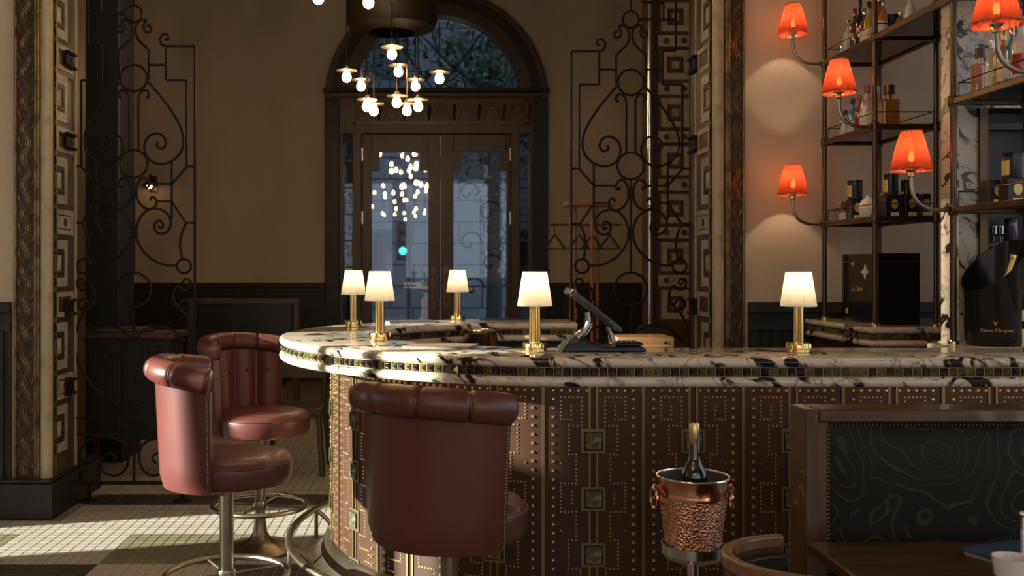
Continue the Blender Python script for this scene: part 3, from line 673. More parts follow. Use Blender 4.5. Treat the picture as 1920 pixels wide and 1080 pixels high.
# ================================================================== IRON SCREENS
def gate(label, ax, Y, m):
    """m: +1 free edge to +x, -1 free edge to -x (hinge side is the other)"""
    t = thing('iron_screen', label, 'iron screen', (ax, Y, 0), group='wrought iron screens in the opening')
    def pt(dx, y, s=301.1): return (ax+m*dx/s, Y, CAMZ-(y-500)/s)
    R0 = .0078
    def bar(nm, pts, s=301.1, r=R0, sm=False):
        q = [pt(a, b_, s) for a, b_ in pts]; q = smoothpts(q, 5) if sm else q
        if sm: MB().tube(q, r, 7).build(nm, 'iron', t)
        else:
            mb = MB()
            for i in range(len(q)-1): mb.tube([q[i], q[i+1]], r*1.15, 4)
            mb.build(nm, 'iron', t, smooth=0)
    def ring(dx, y, rad, s=301.1):
        c = pt(dx, y, s); rr = rad/s
        MB().tube([(c[0]+rr*math.cos(a*PI/16), Y, c[2]+rr*math.sin(a*PI/16)) for a in range(32)], R0, 7, True).build('ring', 'iron', t)
    def both(nm, pts, s=301.1, sm=True):
        bar(nm, pts, s, sm=sm); bar(nm, [(-a, b_) for a, b_ in pts], s, sm=sm)
    ring(0, 39, 15); ring(0, 156, 24); ring(0, 312, 25); ring(0, 542, 31)
    bar('stem', [(0, -150), (0, 24)]); bar('stem', [(0, 337), (0, 511)]); bar('stem', [(0, 573), (0, 613)])
    both('scroll', [(23, 63), (27, 60), (31, 66), (27, 73), (20, 70), (18, 60), (22, 52), (14, 50), (5, 58), (3, 72), (8, 86), (18, 96), (27, 105)])
    both('bar', [(27.5, 104), (27.5, 160)], sm=False)
    both('bar', [(27.5, 132), (59, 132)], sm=False)
    both('bar', [(59, 98), (59, 160), (96, 160), (96, 318)], sm=False)
    # free shoulder, and the taller step on the wall side
    bar('rail', [(111, 98), (59, 98)]); bar('hook', [(59, 98), (50, 94), (48, 84), (54, 76), (62, 78), (63, 85), (57, 86)], sm=True)
    bar('rail', [(-59, 97), (-84, 97), (-84, -60)]); bar('rail', [(-15, 39), (-84, 39)]); bar('rail', [(-61, 39), (-61, 8), (-20, 6)])
    for sx in (1, -1): bar('stile', [(111*sx, 98 if sx > 0 else -150), (111*sx, 902*301.1/308.6+12)])
    both('scroll', [(26, 163), (45, 185), (66, 212), (84, 243), (90, 268), (86, 290), (71, 306), (50, 313), (30, 306), (19, 285), (25, 265), (41, 257), (55, 264), (58, 277), (50, 285), (42, 280), (44, 273)])
    both('scroll', [(8.5, 288), (8.5, 240), (8.5, 195), (12, 183), (20, 178), (27, 182), (27, 190), (22, 191)])
    both('scroll', [(20, 352), (24, 356), (28, 350), (24, 341), (15, 338), (7, 348), (4, 364), (8, 381), (20, 393), (33, 394), (41, 385), (38, 374), (31, 374), (31, 380)])
    both('bar', [(111, 317), (97, 317), (69, 349), (28, 349)], sm=False); both('bar', [(69, 306), (69, 412)], sm=False)
    both('bar', [(40, 381), (69, 381), (95, 420), (111, 420)], sm=False)
    both('scroll', [(44, 426), (50, 430), (53, 422), (46, 416), (37, 424), (42, 438), (56, 439), (66, 428), (66, 412), (54, 398), (35, 394), (18, 402), (7, 420), (4, 442), (13, 466), (32, 486), (57, 497), (78, 498)])
    both('bar', [(95, 420), (87, 440), (84, 462), (88, 486)]); ring(91, 499, 13); ring(-91, 499, 13)
    both('scroll', [(96, 534), (90, 530), (93, 523), (102, 525), (102, 536), (92, 543), (80, 536), (72, 546), (72, 560), (80, 570), (90, 560), (100, 564), (101, 574), (94, 578), (90, 572)])
    both('clasp', [(72, 545), (72, 562)], sm=False)
    ring(0, 362, 5); ring(0, 440, 5)
    s = 308.6
    both('scroll', [(75, 570), (96, 590), (110, 630), (108, 665), (95, 700), (66, 734), (34, 756), (36, 776), (60, 783), (109, 783)], s)
    both('scroll', [(50, 668), (56, 662), (50, 656), (40, 664), (46, 680), (62, 682), (73, 668), (68, 645), (50, 636), (30, 646), (24, 670), (10, 640), (12, 625), (40, 611), (72, 618), (95, 640)], s)
    ring(0, 779*.0+ (500+(779-500)*301.1/308.6), 24); bar('stem', [(0, 613), (0, 735)], s)
    bar('rail', [(-111, 813), (111, 813)], s); bar('rail', [(-111, 904), (111, 904)], s, r=.012); bar('stem', [(0, 813), (0, 904)], s)
    both('scroll', [(98, 900), (100, 850), (85, 824), (50, 818), (14, 836), (12, 870), (30, 890), (56, 884), (62, 862), (46, 848), (34, 858), (42, 868)], s)
    for dx in (-84, 90):
        p = pt(dx, 904, s); MB().tube([(p[0], Y, p[2]), (p[0], Y, .01)], .012, 6).build('foot', 'iron', t); MB().lathe([(.055, 0), (.05, .008), (.014, .02)], 14, (p[0], Y, 0)).build('foot_plate', 'iron', t)
    # wall brackets
    xh = pt(-111, 0)[0]; xw = OL if m > 0 else OR_
    for z in (3.12, 2.64, 2.16, 1.18, .71):
        mb = MB(); mb.tube([(xh, Y, z), (xw+m*.02, Y-.15, z)], .012, 6)
        x0_, x1_ = sorted((xw+m*.008, xw+m*.022))
        for zz in (-.04, .04): mb.tube([(xw+m*.03, Y-.21, z+zz), (xw+m*.03, Y-.08, z+zz)], .011, 6)
        mb.box(x0_, x1_, Y-.20, Y-.09, z-.05, z+.05)
        mb.build('bracket', 'iron', t)
    return t
gate('black wrought iron scroll screen fixed to the left pillar', -1.831, 6.03, 1)
gate('black wrought iron scroll screen fixed to the right pillar behind the bar', 1.2055, 6.17, -1)

# ================================================================== THE BAR
BC, BY0, BY1 = .57, 3.48, 6.10
BCY = (BY0+BY1)/2; BR = (BY1-BY0)/2
ARC = lambda off: PI*(BR-off)
XE, XB = 2.66, .80             # right end of the front run, right end of the back run
def bar_pts(off, nseg=64, xe=XE, xb=XB):
    """plan polyline at inward offset from the counter edge, from front right round to back right"""
    r = BR-off; pts = [(xe, BCY-r)]
    for i in range(nseg+1):
        a = -PI/2-PI*i/nseg; pts.append((BC+r*math.cos(a), BCY+r*math.sin(a)))
    pts.append((xb, BCY+r)); return pts
def sweep(profile, nseg=64, xe=XE, xb=XB):
    """profile: closed list of (offset, z)"""
    mb = MB(); n = len(profile); L = [bar_pts(o, nseg, xe, xb) for o, z in profile]; K = len(L[0])
    vs = [(L[j][i][0], L[j][i][1], profile[j][1]) for i in range(K) for j in range(n)]
    fs = [(i*n+j, i*n+(j+1) % n, (i+1)*n+(j+1) % n, (i+1)*n+j) for i in range(K-1) for j in range(n)]
    fs += [tuple(range(n)), tuple((K-1)*n+j for j in reversed(range(n)))]
    return mb.add(vs, fs)
def slab_prof(o0, o1, z0, z1):
    r = (z1-z0)/2; zc = (z0+z1)/2; p = []
    for i in range(7): a = -PI/2+PI*i/6; p.append((o0+r*.9-r*.9*math.cos(a), zc+r*math.sin(a)))
    for i in range(7): a = PI/2-PI*i/6; p.append((o1-r*.9+r*.9*math.cos(a), zc+r*math.sin(a)))
    return p
CW = .46
ct = thing('bar_counter', 'curved veined marble bar counter edged with a band of green and purple glass studs', 'bar counter', (BC, BCY, .997))
sweep(slab_prof(0, CW, 1.066, 1.10)).build('top_slab', 'marble', ct, smooth=50)
sweep(slab_prof(0, CW, .997, 1.032)).build('lower_slab', 'marble', ct, smooth=50)
sweep([(.016, 1.03), (CW-.016, 1.03), (CW-.016, 1.068), (.016, 1.068)]).build('gem_channel', 'dull_brass', ct, smooth=50)
sweep([(.13, .992), (.145, .992), (.145, .997), (.13, .997)]).build('light_strip', 'led_strip', ct, smooth=50)
def gem_mesh(mt, s=.0143, d=.012):
    mb = MB(); t_ = .55
    mb.add([(-s, 0, -s), (s, 0, -s), (s, 0, s), (-s, 0, s), (-s*t_*0, -d, 0)], [(0, 1, 4), (1, 2, 4), (2, 3, 4), (3, 0, 4), (0, 3, 2, 1)])
    me = mb.mesh('glass_stud', 0); me.materials.append(M[mt]); return me
GM = [gem_mesh('gem_'+k) for k in ('green', 'purple', 'gold')]
def along(off, s):
    """point and outward heading at arc length s measured from x=BC on the front run (negative = to the right)"""
    r = BR-off
    if s < 0: return BC-s, BCY-r, 0.
    if s > PI*r: return BC+(s-PI*r), BCY+r, -PI
    a = s/r
    return BC-r*math.sin(a), BCY-r*math.cos(a), -a
rg = random.Random(2); pit = .0315; s0 = -1.56
k = 0
while s0 < 3.0:
    x, y, rz = along(.0155, s0); u = rg.random()
    g = GM[1] if (k % 2 if u < .75 else rg.random() < .5) else GM[0 if rg.random() < .72 else 2]
    inst_mesh(g, 'glass_stud', (x, y, 1.049), ct, rz); s0 += pit; k += 1
ri = BR-(CW-.0155); s0 = PI*ri*.56
while s0 < PI*ri+.22:
    x, y, rz = along(CW-.0155, s0)
    inst_mesh(GM[rg.choice((0, 1, 1, 2))], 'glass_stud', (x, y, 1.049), ct, rz+PI); s0 += pit
# bar body with leather panels
OFF = .24
bb = thing('curved_bar', 'curved bar body of brown leather panels with brass studs and square glass tiles', 'bar front', (BC, BCY, 0))
sweep([(OFF+.012, .0), (OFF+.10, .0), (OFF+.10, .995), (OFF+.012, .995)]).build('carcass', 'black_wood', bb, smooth=50)
sweep([(OFF-.075, .0), (OFF-.09, .03), (OFF-.085, .07), (OFF-.05, .10), (OFF-.02, .16), (OFF+.012, .175), (OFF+.012, 0)]).build('plinth', 'aged_brass', bb, smooth=40)
rb = BR-OFF; PITCH = .373; S0 = .17
def curved(o0, sa, sb, z0, z1, thick=.012, n=None):
    n = n or max(1, int(abs(sb-sa)/.035)); mb = MB(); vs = []
    for i in range(n+1):
        s_ = sa+(sb-sa)*i/n
        for o_ in (o0, o0+thick):
            x, y, _ = along(o_, s_*(BR-o_)/(BR-OFF) if s_ > 0 else s_)
            vs += [(x, y, z0), (x, y, z1)]
    fs = []
    for i in range(n):
        a, b_ = i*4, (i+1)*4
        fs += [(a, b_, b_+1, a+1), (a+2, a+3, b_+3, b_+2), (a+1, b_+1, b_+3, a+3), (a, a+2, b_+2, b_)]
    fs += [(0, 1, 3, 2), (n*4, n*4+2, n*4+3, n*4+1)]
    return mb.add(vs, fs)
U = 1/2.4545/502                  # crop pixel to metre
poly = [(275, 295), (275, 355), (228, 355), (228, 255), (322, 255), (322, 386), (265, 386), (265, 517), (297, 517), (297, 650), (228, 650), (228, 782), (297, 782), (297, 913), (262, 913), (262, 1045), (318, 1045), (318, 1110), (228, 1110), (228, 1170), (280, 1170)]
small = []
for i in range(len(poly)-1):
    (xa, ya), (xb_, yb_) = poly[i], poly[i+1]; L = math.hypot(xb_-xa, yb_-ya); n = max(1, round(L/17.5))
    for q in range(n): small.append((xa+(xb_-xa)*q/n, ya+(yb_-ya)*q/n))
small += [(280, y) for y in (690, 707, 724, 742)]+[(228, 560), (228, 868)]
big = [(193, 222+41.2*k) for k in range(1, 24)]+[(193+38*k, 222) for k in range(5)]
def stud(mb, s_, z, h, d):
    x, y, rz = along(OFF, s_); c, sn = math.cos(rz), math.sin(rz)
    def w(u, v, zz): return (x+u*c-v*sn, y+u*sn+v*c, z+zz)
    mb.add([w(-h, 0, -h), w(h, 0, -h), w(h, 0, h), w(-h, 0, h), w(-h*.5, -d, -h*.5), w(h*.5, -d, -h*.5), w(h*.5, -d, h*.5), w(-h*.5, -d, h*.5)],
           [(0, 1, 5, 4), (1, 2, 6, 5), (2, 3, 7, 6), (3, 0, 4, 7), (4, 5, 6, 7)])
MEDZ = (.769, .553, .344, .135)
MED = MB(); MED.box(-.030, .030, -.012, .004, -.030, .030); MEDM = MED.mesh('glass_tile', 0); MEDM.materials.append(M['glass_tile'])
kmin, kmax = -6, 8
for k in range(kmin, kmax):
    c0 = S0+PITCH*(k+.5)            # centre strip position; seams at c0 +- PITCH/2
    for sg in (-1, 1):
        sa, sb_ = sorted((c0+sg*.014, c0+sg*(PITCH/2-.006)))
        pn = curved(OFF, sa, sb_, .17, .975).build('leather_panel', 'bar_leather', bb, smooth=50)
        if -1.7 < c0 < 2.3:
            mb = MB()
            for (x, y) in big: stud(mb, c0+sg*(376-x)*U*1.0, .966-(y-212)*U, .0062, .0075)
            for (x, y) in small: stud(mb, c0+sg*(376-x)*U, .966-(y-212)*U, .0036, .0045)
            mb.build('brass_stud_rows', 'stud_brass', pn, smooth=0, kind='stuff')
    curved(OFF-.006, c0-PITCH/2-.006, c0-PITCH/2+.006, .17, .985, .02, 1).build('seam_strip', 'dull_brass', bb, smooth=0)
    curved(OFF+.004, c0-.014, c0+.014, .17, .975, .012, 1).build('centre_channel', 'bar_leather', bb, smooth=0)
    zs = sorted(MEDZ)
    edges = [.17]+[v for z in zs for v in (z-.045, z+.045)]+[.975]
    for sg in (-1, 1):
        for i in range(0, len(edges)-1, 2):
            if edges[i+1]-edges[i] > .01: curved(OFF-.004, c0+sg*.014-.004, c0+sg*.014+.004, edges[i], edges[i+1], .012, 1).build('centre_strip', 'dull_brass', bb, smooth=0)
    for z in zs:
        x, y, rz = along(OFF, c0)
        inst_mesh(MEDM, 'glass_tile', (x, y, z), bb, rz)
        curved(OFF-.0035, c0-.036, c0+.036, z-.036, z+.036, .010, 2).build('tile_backing', 'black_wood', bb, smooth=0)
        q = MB()
        for (a, b_, z0, z1) in ((-.045, .045, z-.045, z-.036), (-.045, .045, z+.036, z+.045), (-.045, -.036, z-.036, z+.036), (.036, .045, z-.036, z+.036)):
            c_ = curved(OFF-.006, c0+a, c0+b_, z0, z1, .012, 2); q.add(c_.v, c_.f)
        q.build('tile_frame', 'dull_brass', bb, smooth=0)
# foot rail
fr_ = bb
def rail_pts(off, z, xe): return [(p[0], p[1], z) for p in bar_pts(off, 48, xe, .7)]
MB().tube(rail_pts(.045, .155, 2.3), .017, 10).build('foot_rail', 'aged_brass', fr_)
for a in (-.2, .35, .85, 1.35, 1.9, 2.5):
    s_ = a*(BR-.045); x, y, rz = along(.045, s_); x2, y2, _ = along(.16, a*(BR-.16) if a > 0 else s_)
    MB().tube(smoothpts([(x, y, .150), ((x+x2)/2, (y+y2)/2, .11), (x2, y2, .05)], 4), .011, 6).build('foot_rail_bracket', 'aged_brass', fr_)
    MB().tube([(x, y, .145), (x, y, 0.0)], .011, 8).build('foot_rail_post', 'aged_brass', fr_)
# work surfaces inside the bar
ws = thing('work_counter', 'dark steel work counter inside the bar under the far marble run', 'work counter', (.55, 5.35, 0))
MB().box(.05, .80, 5.14, 5.50, .84, .87).build('top', 'steel', ws, smooth=0, bevel=.004)
MB().box(.07, .78, 5.17, 5.48, .08, .84).build('cabinet', 'black_wood', ws, smooth=0)
for x in (.09, .72): MB().box(x, x+.05, 5.2, 5.45, 0, .08).build('leg', 'black_wood', ws, smooth=0)
w2 = thing('work_counter', 'dark work counter inside the bar behind the front marble run', 'work counter', (1.3, 4.2, 0))
MB().box(.60, 2.0, 3.98, 4.42, .92, .95).build('top', 'black_wood', w2, smooth=0, bevel=.004)
MB().box(.62, 1.98, 4.0, 4.4, .08, .92).build('cabinet', 'black_wood', w2, smooth=0)
for x in (.64, 1.9): MB().box(x, x+.05, 4.05, 4.35, 0, .08).build('leg', 'black_wood', w2, smooth=0)
cb = thing('copper_pot', 'polished copper pot standing inside the bar', 'pot', (.236, 5.30, .87))
MB().lathe([(.075, 0), (.085, .01), (.095, .20), (.100, .205), (.100, .212), (.092, .212), (.082, .02), (.01, .015)], 28, (.236, 5.30, .87)).build('body', 'copper', cb)
MB().tube([(.236+.099*math.cos(a*PI/14), 5.30+.099*math.sin(a*PI/14), 1.083) for a in range(28)], .004, 6, True).build('rim', 'silver', cb)
# ================================================================== STOOLS
SP = 75
def make_stool():
    t = thing('bar_stool', 'x', 'bar stool', (0, 0, 0), group='red leather bar stools')
    n = 40
    def ang(u): return math.radians(-SP+2*SP*u)
    # back faces -y locally; angle 0 = straight back (-y)
    def cyl(r, a, z): return (r*math.sin(a), -r*math.cos(a), z)
    def ztop(a): return .992-.028*(abs(a)/math.radians(SP))**2
    mb = MB(); vs = []; rows = 9; fs = []
    for i in range(n+1):
        a = ang(i/n)
        for j in range(rows):
            f = j/(rows-1); z = .584+(ztop(a)-.584)*f; r = .250+.020*f-.012*max(0, 1-f*9)**2
            vs.append(cyl(r, a, z))
        for j in range(rows):
            f = 1-j/(rows-1); z = .584+(ztop(a)-.584)*f; r = .250+.020*f-.035
            vs.append(cyl(r, a, z))
    m_ = rows*2
    for i in range(n):
        for j in range(m_): fs.append((i*m_+j, i*m_+(j+1) % m_, (i+1)*m_+(j+1) % m_, (i+1)*m_+j))
    fs += [tuple(range(m_)), tuple(n*m_+j for j in reversed(range(m_)))]
    mb.add(vs, fs).build('back_shell', 'leather', t, local=True, smooth=45)
    # tufted inner channels
    nc = 5
    for c in range(nc):
        mb = MB(); vs = []; fs = []; q = 10; rows = 8
        for i in range(q+1):
            u = (c+i/q)/nc; a = ang(.01+.98*u); bul = math.sin(PI*i/q)**.75
            for j in range(rows):
                f = j/(rows-1); z = .66+(ztop(a)-.66)*f; r = .238+.014*f
                vs.append(cyl(r-.012-.034*bul, a, z))
        for i in range(q):
            for j in range(rows-1): fs.append((i*rows+j, (i+1)*rows+j, (i+1)*rows+j+1, i*rows+j+1))
        mb.add(vs, fs).build('back_channel', 'leather', t, local=True, smooth=60)
        a = ang((c+.5)/nc)
        MB().sphere(cyl(.199, a, .885), .010, 8, 6).build('button', 'leather', t, local=True)
    # rolled top
    seg = 5; pts = []; rs = []; N = 90
    for i in range(N+1):
        u = i/N; a = ang(u); ph = (u*seg) % 1; g = min(ph, 1-ph)
        rr = .047*(1-.20*math.exp(-(g/.035)**2)+.03*math.sin(PI*ph))
        if i in (0, N): rr = .040
        pts.append(cyl(.264, a, ztop(a)+.040)); rs.append(rr)
    ro = MB().tube(pts, rs, 16).build('rolled_top', 'leather', t, local=True, smooth=60)
    for k in range(1, seg):
        a = ang(k/seg); c = Vector(cyl(.264, a, ztop(a)+.040)); e1 = Vector(cyl(1, a, 0)); 
        MB().tube([c+(e1*math.cos(q*PI/8)+Vector((0, 0, 1))*math.sin(q*PI/8))*.0405 for q in range(16)], .0035, 5, True).build('seam_piping', 'leather', ro, local=True)
    # nail heads
    mb = MB()
    for i in range(76):
        a = ang(i/75); z = ztop(a)-.004; mb.sphere(cyl(.270, a, z), .0042, 6, 4)
    for sg in (0, 1):
        for j in range(42):
            f = j/41; z = .60+(ztop(ang(sg))-.60)*f; mb.sphere(cyl(.251+.020*f, ang(.018 if sg == 0 else .982), z), .0042, 6, 4)
    mb.build('nail_heads', 'dull_brass', t, local=True, kind='stuff')
    se = MB().lathe([(.20, .588), (.224, .592), (.233, .61), (.235, .66), (.231, .676), (.213, .694), (.165, .706), (.09, .711), (.01, .712)], 48, (0, .02, 0)).build('seat', 'leather', t, local=True, smooth=50)
    MB().tube([(.2345*math.cos(q*PI/24), .02+.2345*math.sin(q*PI/24), .672) for q in range(48)], .0036, 6, True).build('piping', 'leather', se, local=True)
    MB().lathe([(.12, .565), (.12, .588)], 20).build('seat_plate', 'dull_brass', t, local=True)
    MB().lathe([(.027, .02), (.027, .57)], 20).build('column', 'aged_brass', t, local=True)
    MB().lathe([(.19, 0), (.19, .012), (.17, .022), (.10, .034), (.055, .055), (.036, .09), (.030, .15), (.030, .16)], 36).build('base', 'aged_brass', t, local=True, smooth=50)
    fr2 = MB().tube([(.235*math.cos(q*PI/24), .235*math.sin(q*PI/24), .225) for q in range(48)], .012, 10, True).build('foot_ring', 'aged_brass', t, local=True)
    for k in range(4):
        q = 2*PI*k/4+.3; MB().tube([(.027*math.cos(q), .027*math.sin(q), .225), (.235*math.cos(q), .235*math.sin(q), .225)], .006, 6).build('spoke', 'aged_brass', fr2, local=True)
    MB().lathe([(.034, .205), (.036, .21), (.036, .24), (.034, .245)], 16).build('collar', 'aged_brass', t, local=True)
    return t
stool0 = make_stool()
spots = [('front', .04, 3.10, -34, 'red leather bar stool in front of the bar, seen from behind'),
         ('left', -.815, 3.87, -76, 'red leather bar stool left of the bar with its outer side lit by the sun'),
         ('far', -.885, 5.0, -121, 'red leather bar stool behind the sunlit one, showing its tufted inner back')]
for i, (_, x, y, bd, lb) in enumerate(spots):
    o = stool0 if i == 0 else copy_tree(stool0)
    o.location = (x, y, 0); o['label'] = lb
    # local back dir is -y (towards the camera = 0 deg); bd<0 turns it to the left (-x)
    o.rotation_euler = (0, 0, math.radians(bd))

# ================================================================== TABLE LAMPS
def make_lamp():
    t = thing('table_lamp', 'x', 'table lamp', (0, 0, 0), group='brass table lamps on the bar')
    n = 64
    fl_ = lambda a, z: 1+.06*(1 if math.cos(4*a) > .2 else -1)
    MB().lathe([(.044, 0), (.046, .002), (.046, .012), (.044, .014)], 40).build('foot', 'brass', t, local=True)
    MB().lathe([(.044, .014), (.044, .030), (.042, .034), (.012, .036)], n, flute=fl_).build('base', 'brass', t, local=True, smooth=30)
    for k in range(4):
        a = PI/4+k*PI/2; MB().lathe([(.0095, .034), (.0095, .18)], 14, (.0125*math.cos(a), .0125*math.sin(a), 0)).build('column', 'brass', t, local=True)
    pl_ = lambda a, z: 1+.022*math.cos(32*a)
    sh = MB().lathe([(.065, .172), (.0455, .300)], 176, caps=False, flute=pl_).build('shade', 'shade_white', t, local=True, smooth=0)
    for r_, z in ((.0655, .172), (.046, .300)): MB().tube([(r_*math.cos(q*PI/24), r_*math.sin(q*PI/24), z) for q in range(48)], .0012, 5, True).build('trim', 'porcelain', sh, local=True)
    MB().lathe([(.05, .178), (.05, .180)], 20).build('shade_carrier', 'brass', t, local=True)
    MB().sphere((0, 0, .235), .011, 10, 6).build('bulb', 'bulb_small', t, local=True)
    l = bpy.data.lights.new('lamp_light', 'POINT'); l.energy = .42; l.color = (1, .90, .73); l.shadow_soft_size = .02
    o = bpy.data.objects.new('lamp_light', l); COL.objects.link(o); o.parent = t; o.location = (0, 0, .255)
    return t
lamp0 = make_lamp()
lamps = [(-.44, 5.30, 'brass table lamp at the far left end of the bar, beside the front-left lamp'), (-.246, 4.33, 'brass table lamp on the bar curve with a tan menu in front of it'), (.125, 5.84, 'brass table lamp on the far run of the bar before the doors'),
         (.372, 3.76, 'brass table lamp on the front of the bar beside the till tablet'), (1.357, 3.73, 'brass table lamp on the right of the bar before the black wainscot')]
for i, (x, y, lb) in enumerate(lamps):
    o = lamp0 if i == 0 else copy_tree(lamp0)
    o.location = (x, y, 1.1005); o.rotation_euler = (0, 0, .3*i); o['label'] = lb

# ================================================================== THINGS ON THE BAR
def flat(name, label, cat, c, size, rz, m_, z=1.1005):
    t = thing(name, label, cat, (c[0], c[1], z))
    R = Matrix.Rotation(rz, 3, 'Z')
    MB().obox((c[0], c[1], z+size[2]*.25), (size[0], size[1], size[2]*.4), R).build('pages', 'paper', t, smooth=0)
    MB().obox((c[0], c[1], z+size[2]*.75), (size[0]*1.02, size[1]*1.02, size[2]*.4), R).build('cover', m_, t, smooth=0, bevel=.001)
    return t
flat('menu', 'tan menu card lying on the front curve of the bar', 'menu', (.02, 3.98), (.26, .20, .008), -.25, 'menu_tan')
flat('menu', 'pale open menu lying on the far curve of the bar left of the middle lamp', 'menu', (-.15, 5.72), (.26, .16, .010), .2, 'menu_slate')
flat('menu', 'slate menu lying on the far run of the bar right of the middle lamp', 'menu', (.46, 5.90), (.40, .18, .010), 0, 'menu_slate')
# till tablet
tt = thing('till_tablet', 'black till tablet tilted on a curved stand with a card reader', 'till tablet', (1.10*.0+.62, 3.80, 1.1005))
Yt = 3.80
def tp_(px, py, dy=0): v = P(px, py, Yt); return (v.x, Yt+dy, v.z)
a_, b_ = Vector(tp_(1066, 545)), Vector(tp_(1158, 618)); d_ = (b_-a_); L = d_.length; angy = math.atan2(-d_.z, d_.x)
R = Matrix.Rotation(angy, 3, 'Y')
tb = MB().obox((a_+b_)/2, (L, .19, .016), R).build('tablet', 'tablet_grey', tt, smooth=0, bevel=.005)
MB().obox((a_+b_)/2+R @ Vector((0, 0, .0095)), (L*.94, .17, .003), R).build('screen', 'tablet_black', tb, smooth=0)
MB().obox((a_+b_)/2+R @ Vector((.0, -.097, -.002)), (L*.5, .004, .007), R).build('side_slot', 'tablet_black', tb, smooth=0)
MB().obox(a_+R @ Vector((.006, 0, 0)), (.02, .18, .026), R).build('scanner', 'steel', tb, smooth=0, bevel=.006)
MB().tube(smoothpts([tp_(1102, 585), tp_(1104, 602), tp_(1096, 620), tp_(1082, 632)], 5), [.016]*16, 10).build('neck', 'steel', tt)
MB().tube(smoothpts([tp_(1140, 612), tp_(1146, 628), tp_(1150, 640)], 4), .010, 8).build('strut', 'steel', tt)
bz = P(1080, 632, Yt).z
MB().prism([(P(1045, 0, Yt).x, 1.1005), (P(1205, 0, Yt).x, 1.1005), (P(1203, 0, Yt).x, 1.112), (P(1195, 0, Yt).x, 1.122), (P(1125, 0, Yt).x, 1.120), (P(1100, 0, Yt).x, 1.140), (P(1078, 0, Yt).x, 1.150), (P(1062, 0, Yt).x, 1.135), (P(1052, 0, Yt).x, 1.112)], 'y', Yt-.08, Yt+.09).build('base', 'tablet_black', tt, smooth=0, bevel=.006)
cr = MB().box(P(1150, 0, Yt).x, P(1200, 0, Yt).x, Yt-.06, Yt+.04, 1.122, 1.134).build('card_reader', 'tablet_black', tt, smooth=0, bevel=.004)
for i in range(4):
    for j in range(3): x = P(1162+9*i, 0, Yt).x; MB().box(x-.006, x+.006, Yt-.045+.025*j, Yt-.03+.025*j, 1.134, 1.137).build('key', 'tablet_grey', cr, smooth=0)
MB().tube(smoothpts([tp_(1092, 622, -.08), tp_(1070, 626, -.1), tp_(1052, 642, -.1), tp_(1046, 656, -.1)], 5), .003, 6).build('cable', 'cable', tt)
wb_ = thing('wooden_box', 'honey coloured wooden box behind the till tablet', 'box', (.90, 4.2, .95))
x0, x1 = P(1152, 0, 4.2).x, P(1254, 0, 4.2).x
MB().box(x0, x1, 4.12, 4.34, .9505, 1.085).build('body', 'honey_wood', wb_, smooth=0, bevel=.004)
MB().box(x0-.003, x1+.003, 4.117, 4.343, 1.085, 1.128).build('lid', 'honey_wood', wb_, smooth=0, bevel=.004)
MB().prism([(P(1248, 0, 4.117).x+.006*math.cos(q), 1.105+.006*math.sin(q)) for q in [i*PI/6 for i in range(12)]], 'y', 4.112, 4.117).build('screw', 'iron', wb_)

# ================================================================== BACK BAR
XA, XZ = 2.145, 2.446
Y1, Y2, Y3, Y4 = 5.50, 4.87, 4.13, 3.50
bbc = thing('back_bar_counter', 'veined marble back bar ledge with a glass stud band under the far shelves', 'counter', (2.4, 5.2, 0))
def slabz(x0, x1, y0, y1, z0, z1): return MB().box(x0, x1, y0, y1, z0, z1)
slabz(2.075, 3.2, 4.78, 5.62, 1.098, 1.128).build('top_slab', 'marble', bbc, smooth=0, bevel=.013)
slabz(2.075, 3.2, 4.78, 5.62, 1.035, 1.065).build('lower_slab', 'marble', bbc, smooth=0, bevel=.013)
slabz(2.09, 3.2, 4.795, 5.62, 1.063, 1.10).build('gem_channel', 'dull_brass', bbc, smooth=0)
MB().box(2.13, 3.2, 4.84, 5.62, 0, 1.037).build('cabinet', 'dark_wood', bbc, smooth=0)
for i in range(24):
    inst_mesh(GM[rg.choice((0, 0, 1, 2))], 'glass_stud', (2.0895, 4.81+i*.0335, 1.0815), bbc, -PI/2)
for i in range(14): inst_mesh(GM[rg.choice((0, 0, 1, 2))], 'glass_stud', (2.107+i*.0335, 4.7945, 1.0815), bbc, 0)
MB().lathe([(.008, .95), (.008, 1.036)], 8, (XA, 4.81, 0)).build('rail_post', 'brass', bbc)
b2 = thing('back_bar_counter', 'veined marble back bar ledge under the champagne bucket at the right', 'counter', (2.5, 4.0, 0))
slabz(2.065, 3.3, 3.945, 4.195, 1.066, 1.10).build('top_slab', 'marble', b2, smooth=0, bevel=.010)
MB().box(2.10, 3.3, 3.97, 4.19, 0, 1.066).build('cabinet', 'dark_wood', b2, smooth=0)
# marble wall with an arched recess
mw = sempty('wall_marble', 'black-veined marble wall with an arched recess behind the right shelves', 'wall', (2.8, 4.3, 0))
MB().arch_wall(2.165, 3.6, 2.205, 2.865, 2.21, 1.10, ZC, 4.20, 4.27, 20).build('front_slab', 'marble_wall', mw, smooth=0)
q = MB().box(2.20, 2.36, 4.27, 4.29, 1.10, 2.60).box(2.72, 3.6, 4.27, 4.29, 1.10, 2.60).box(2.36, 2.72, 4.27, 4.29, 2.10, 2.60).box(2.165, 3.6, 4.20, 4.29, 0, 1.10)
q.build('back_slab', 'marble_wall', mw, smooth=0)
MB().box(2.325, 2.36, 4.255, 4.27, 1.10, 2.10).build('niche_trim', 'bronze', mw, smooth=0)
MB().box(2.34, 2.74, 4.42, 4.44, 1.08, 2.12).build('niche_back', 'navy_paint', mw, smooth=0)
MB().box(2.34, 2.36, 4.29, 4.44, 1.08, 2.12).box(2.72, 2.74, 4.29, 4.44, 1.08, 2.12).box(2.34, 2.74, 4.29, 4.44, 2.10, 2.12).build('niche_side', 'navy_paint', mw, smooth=0)
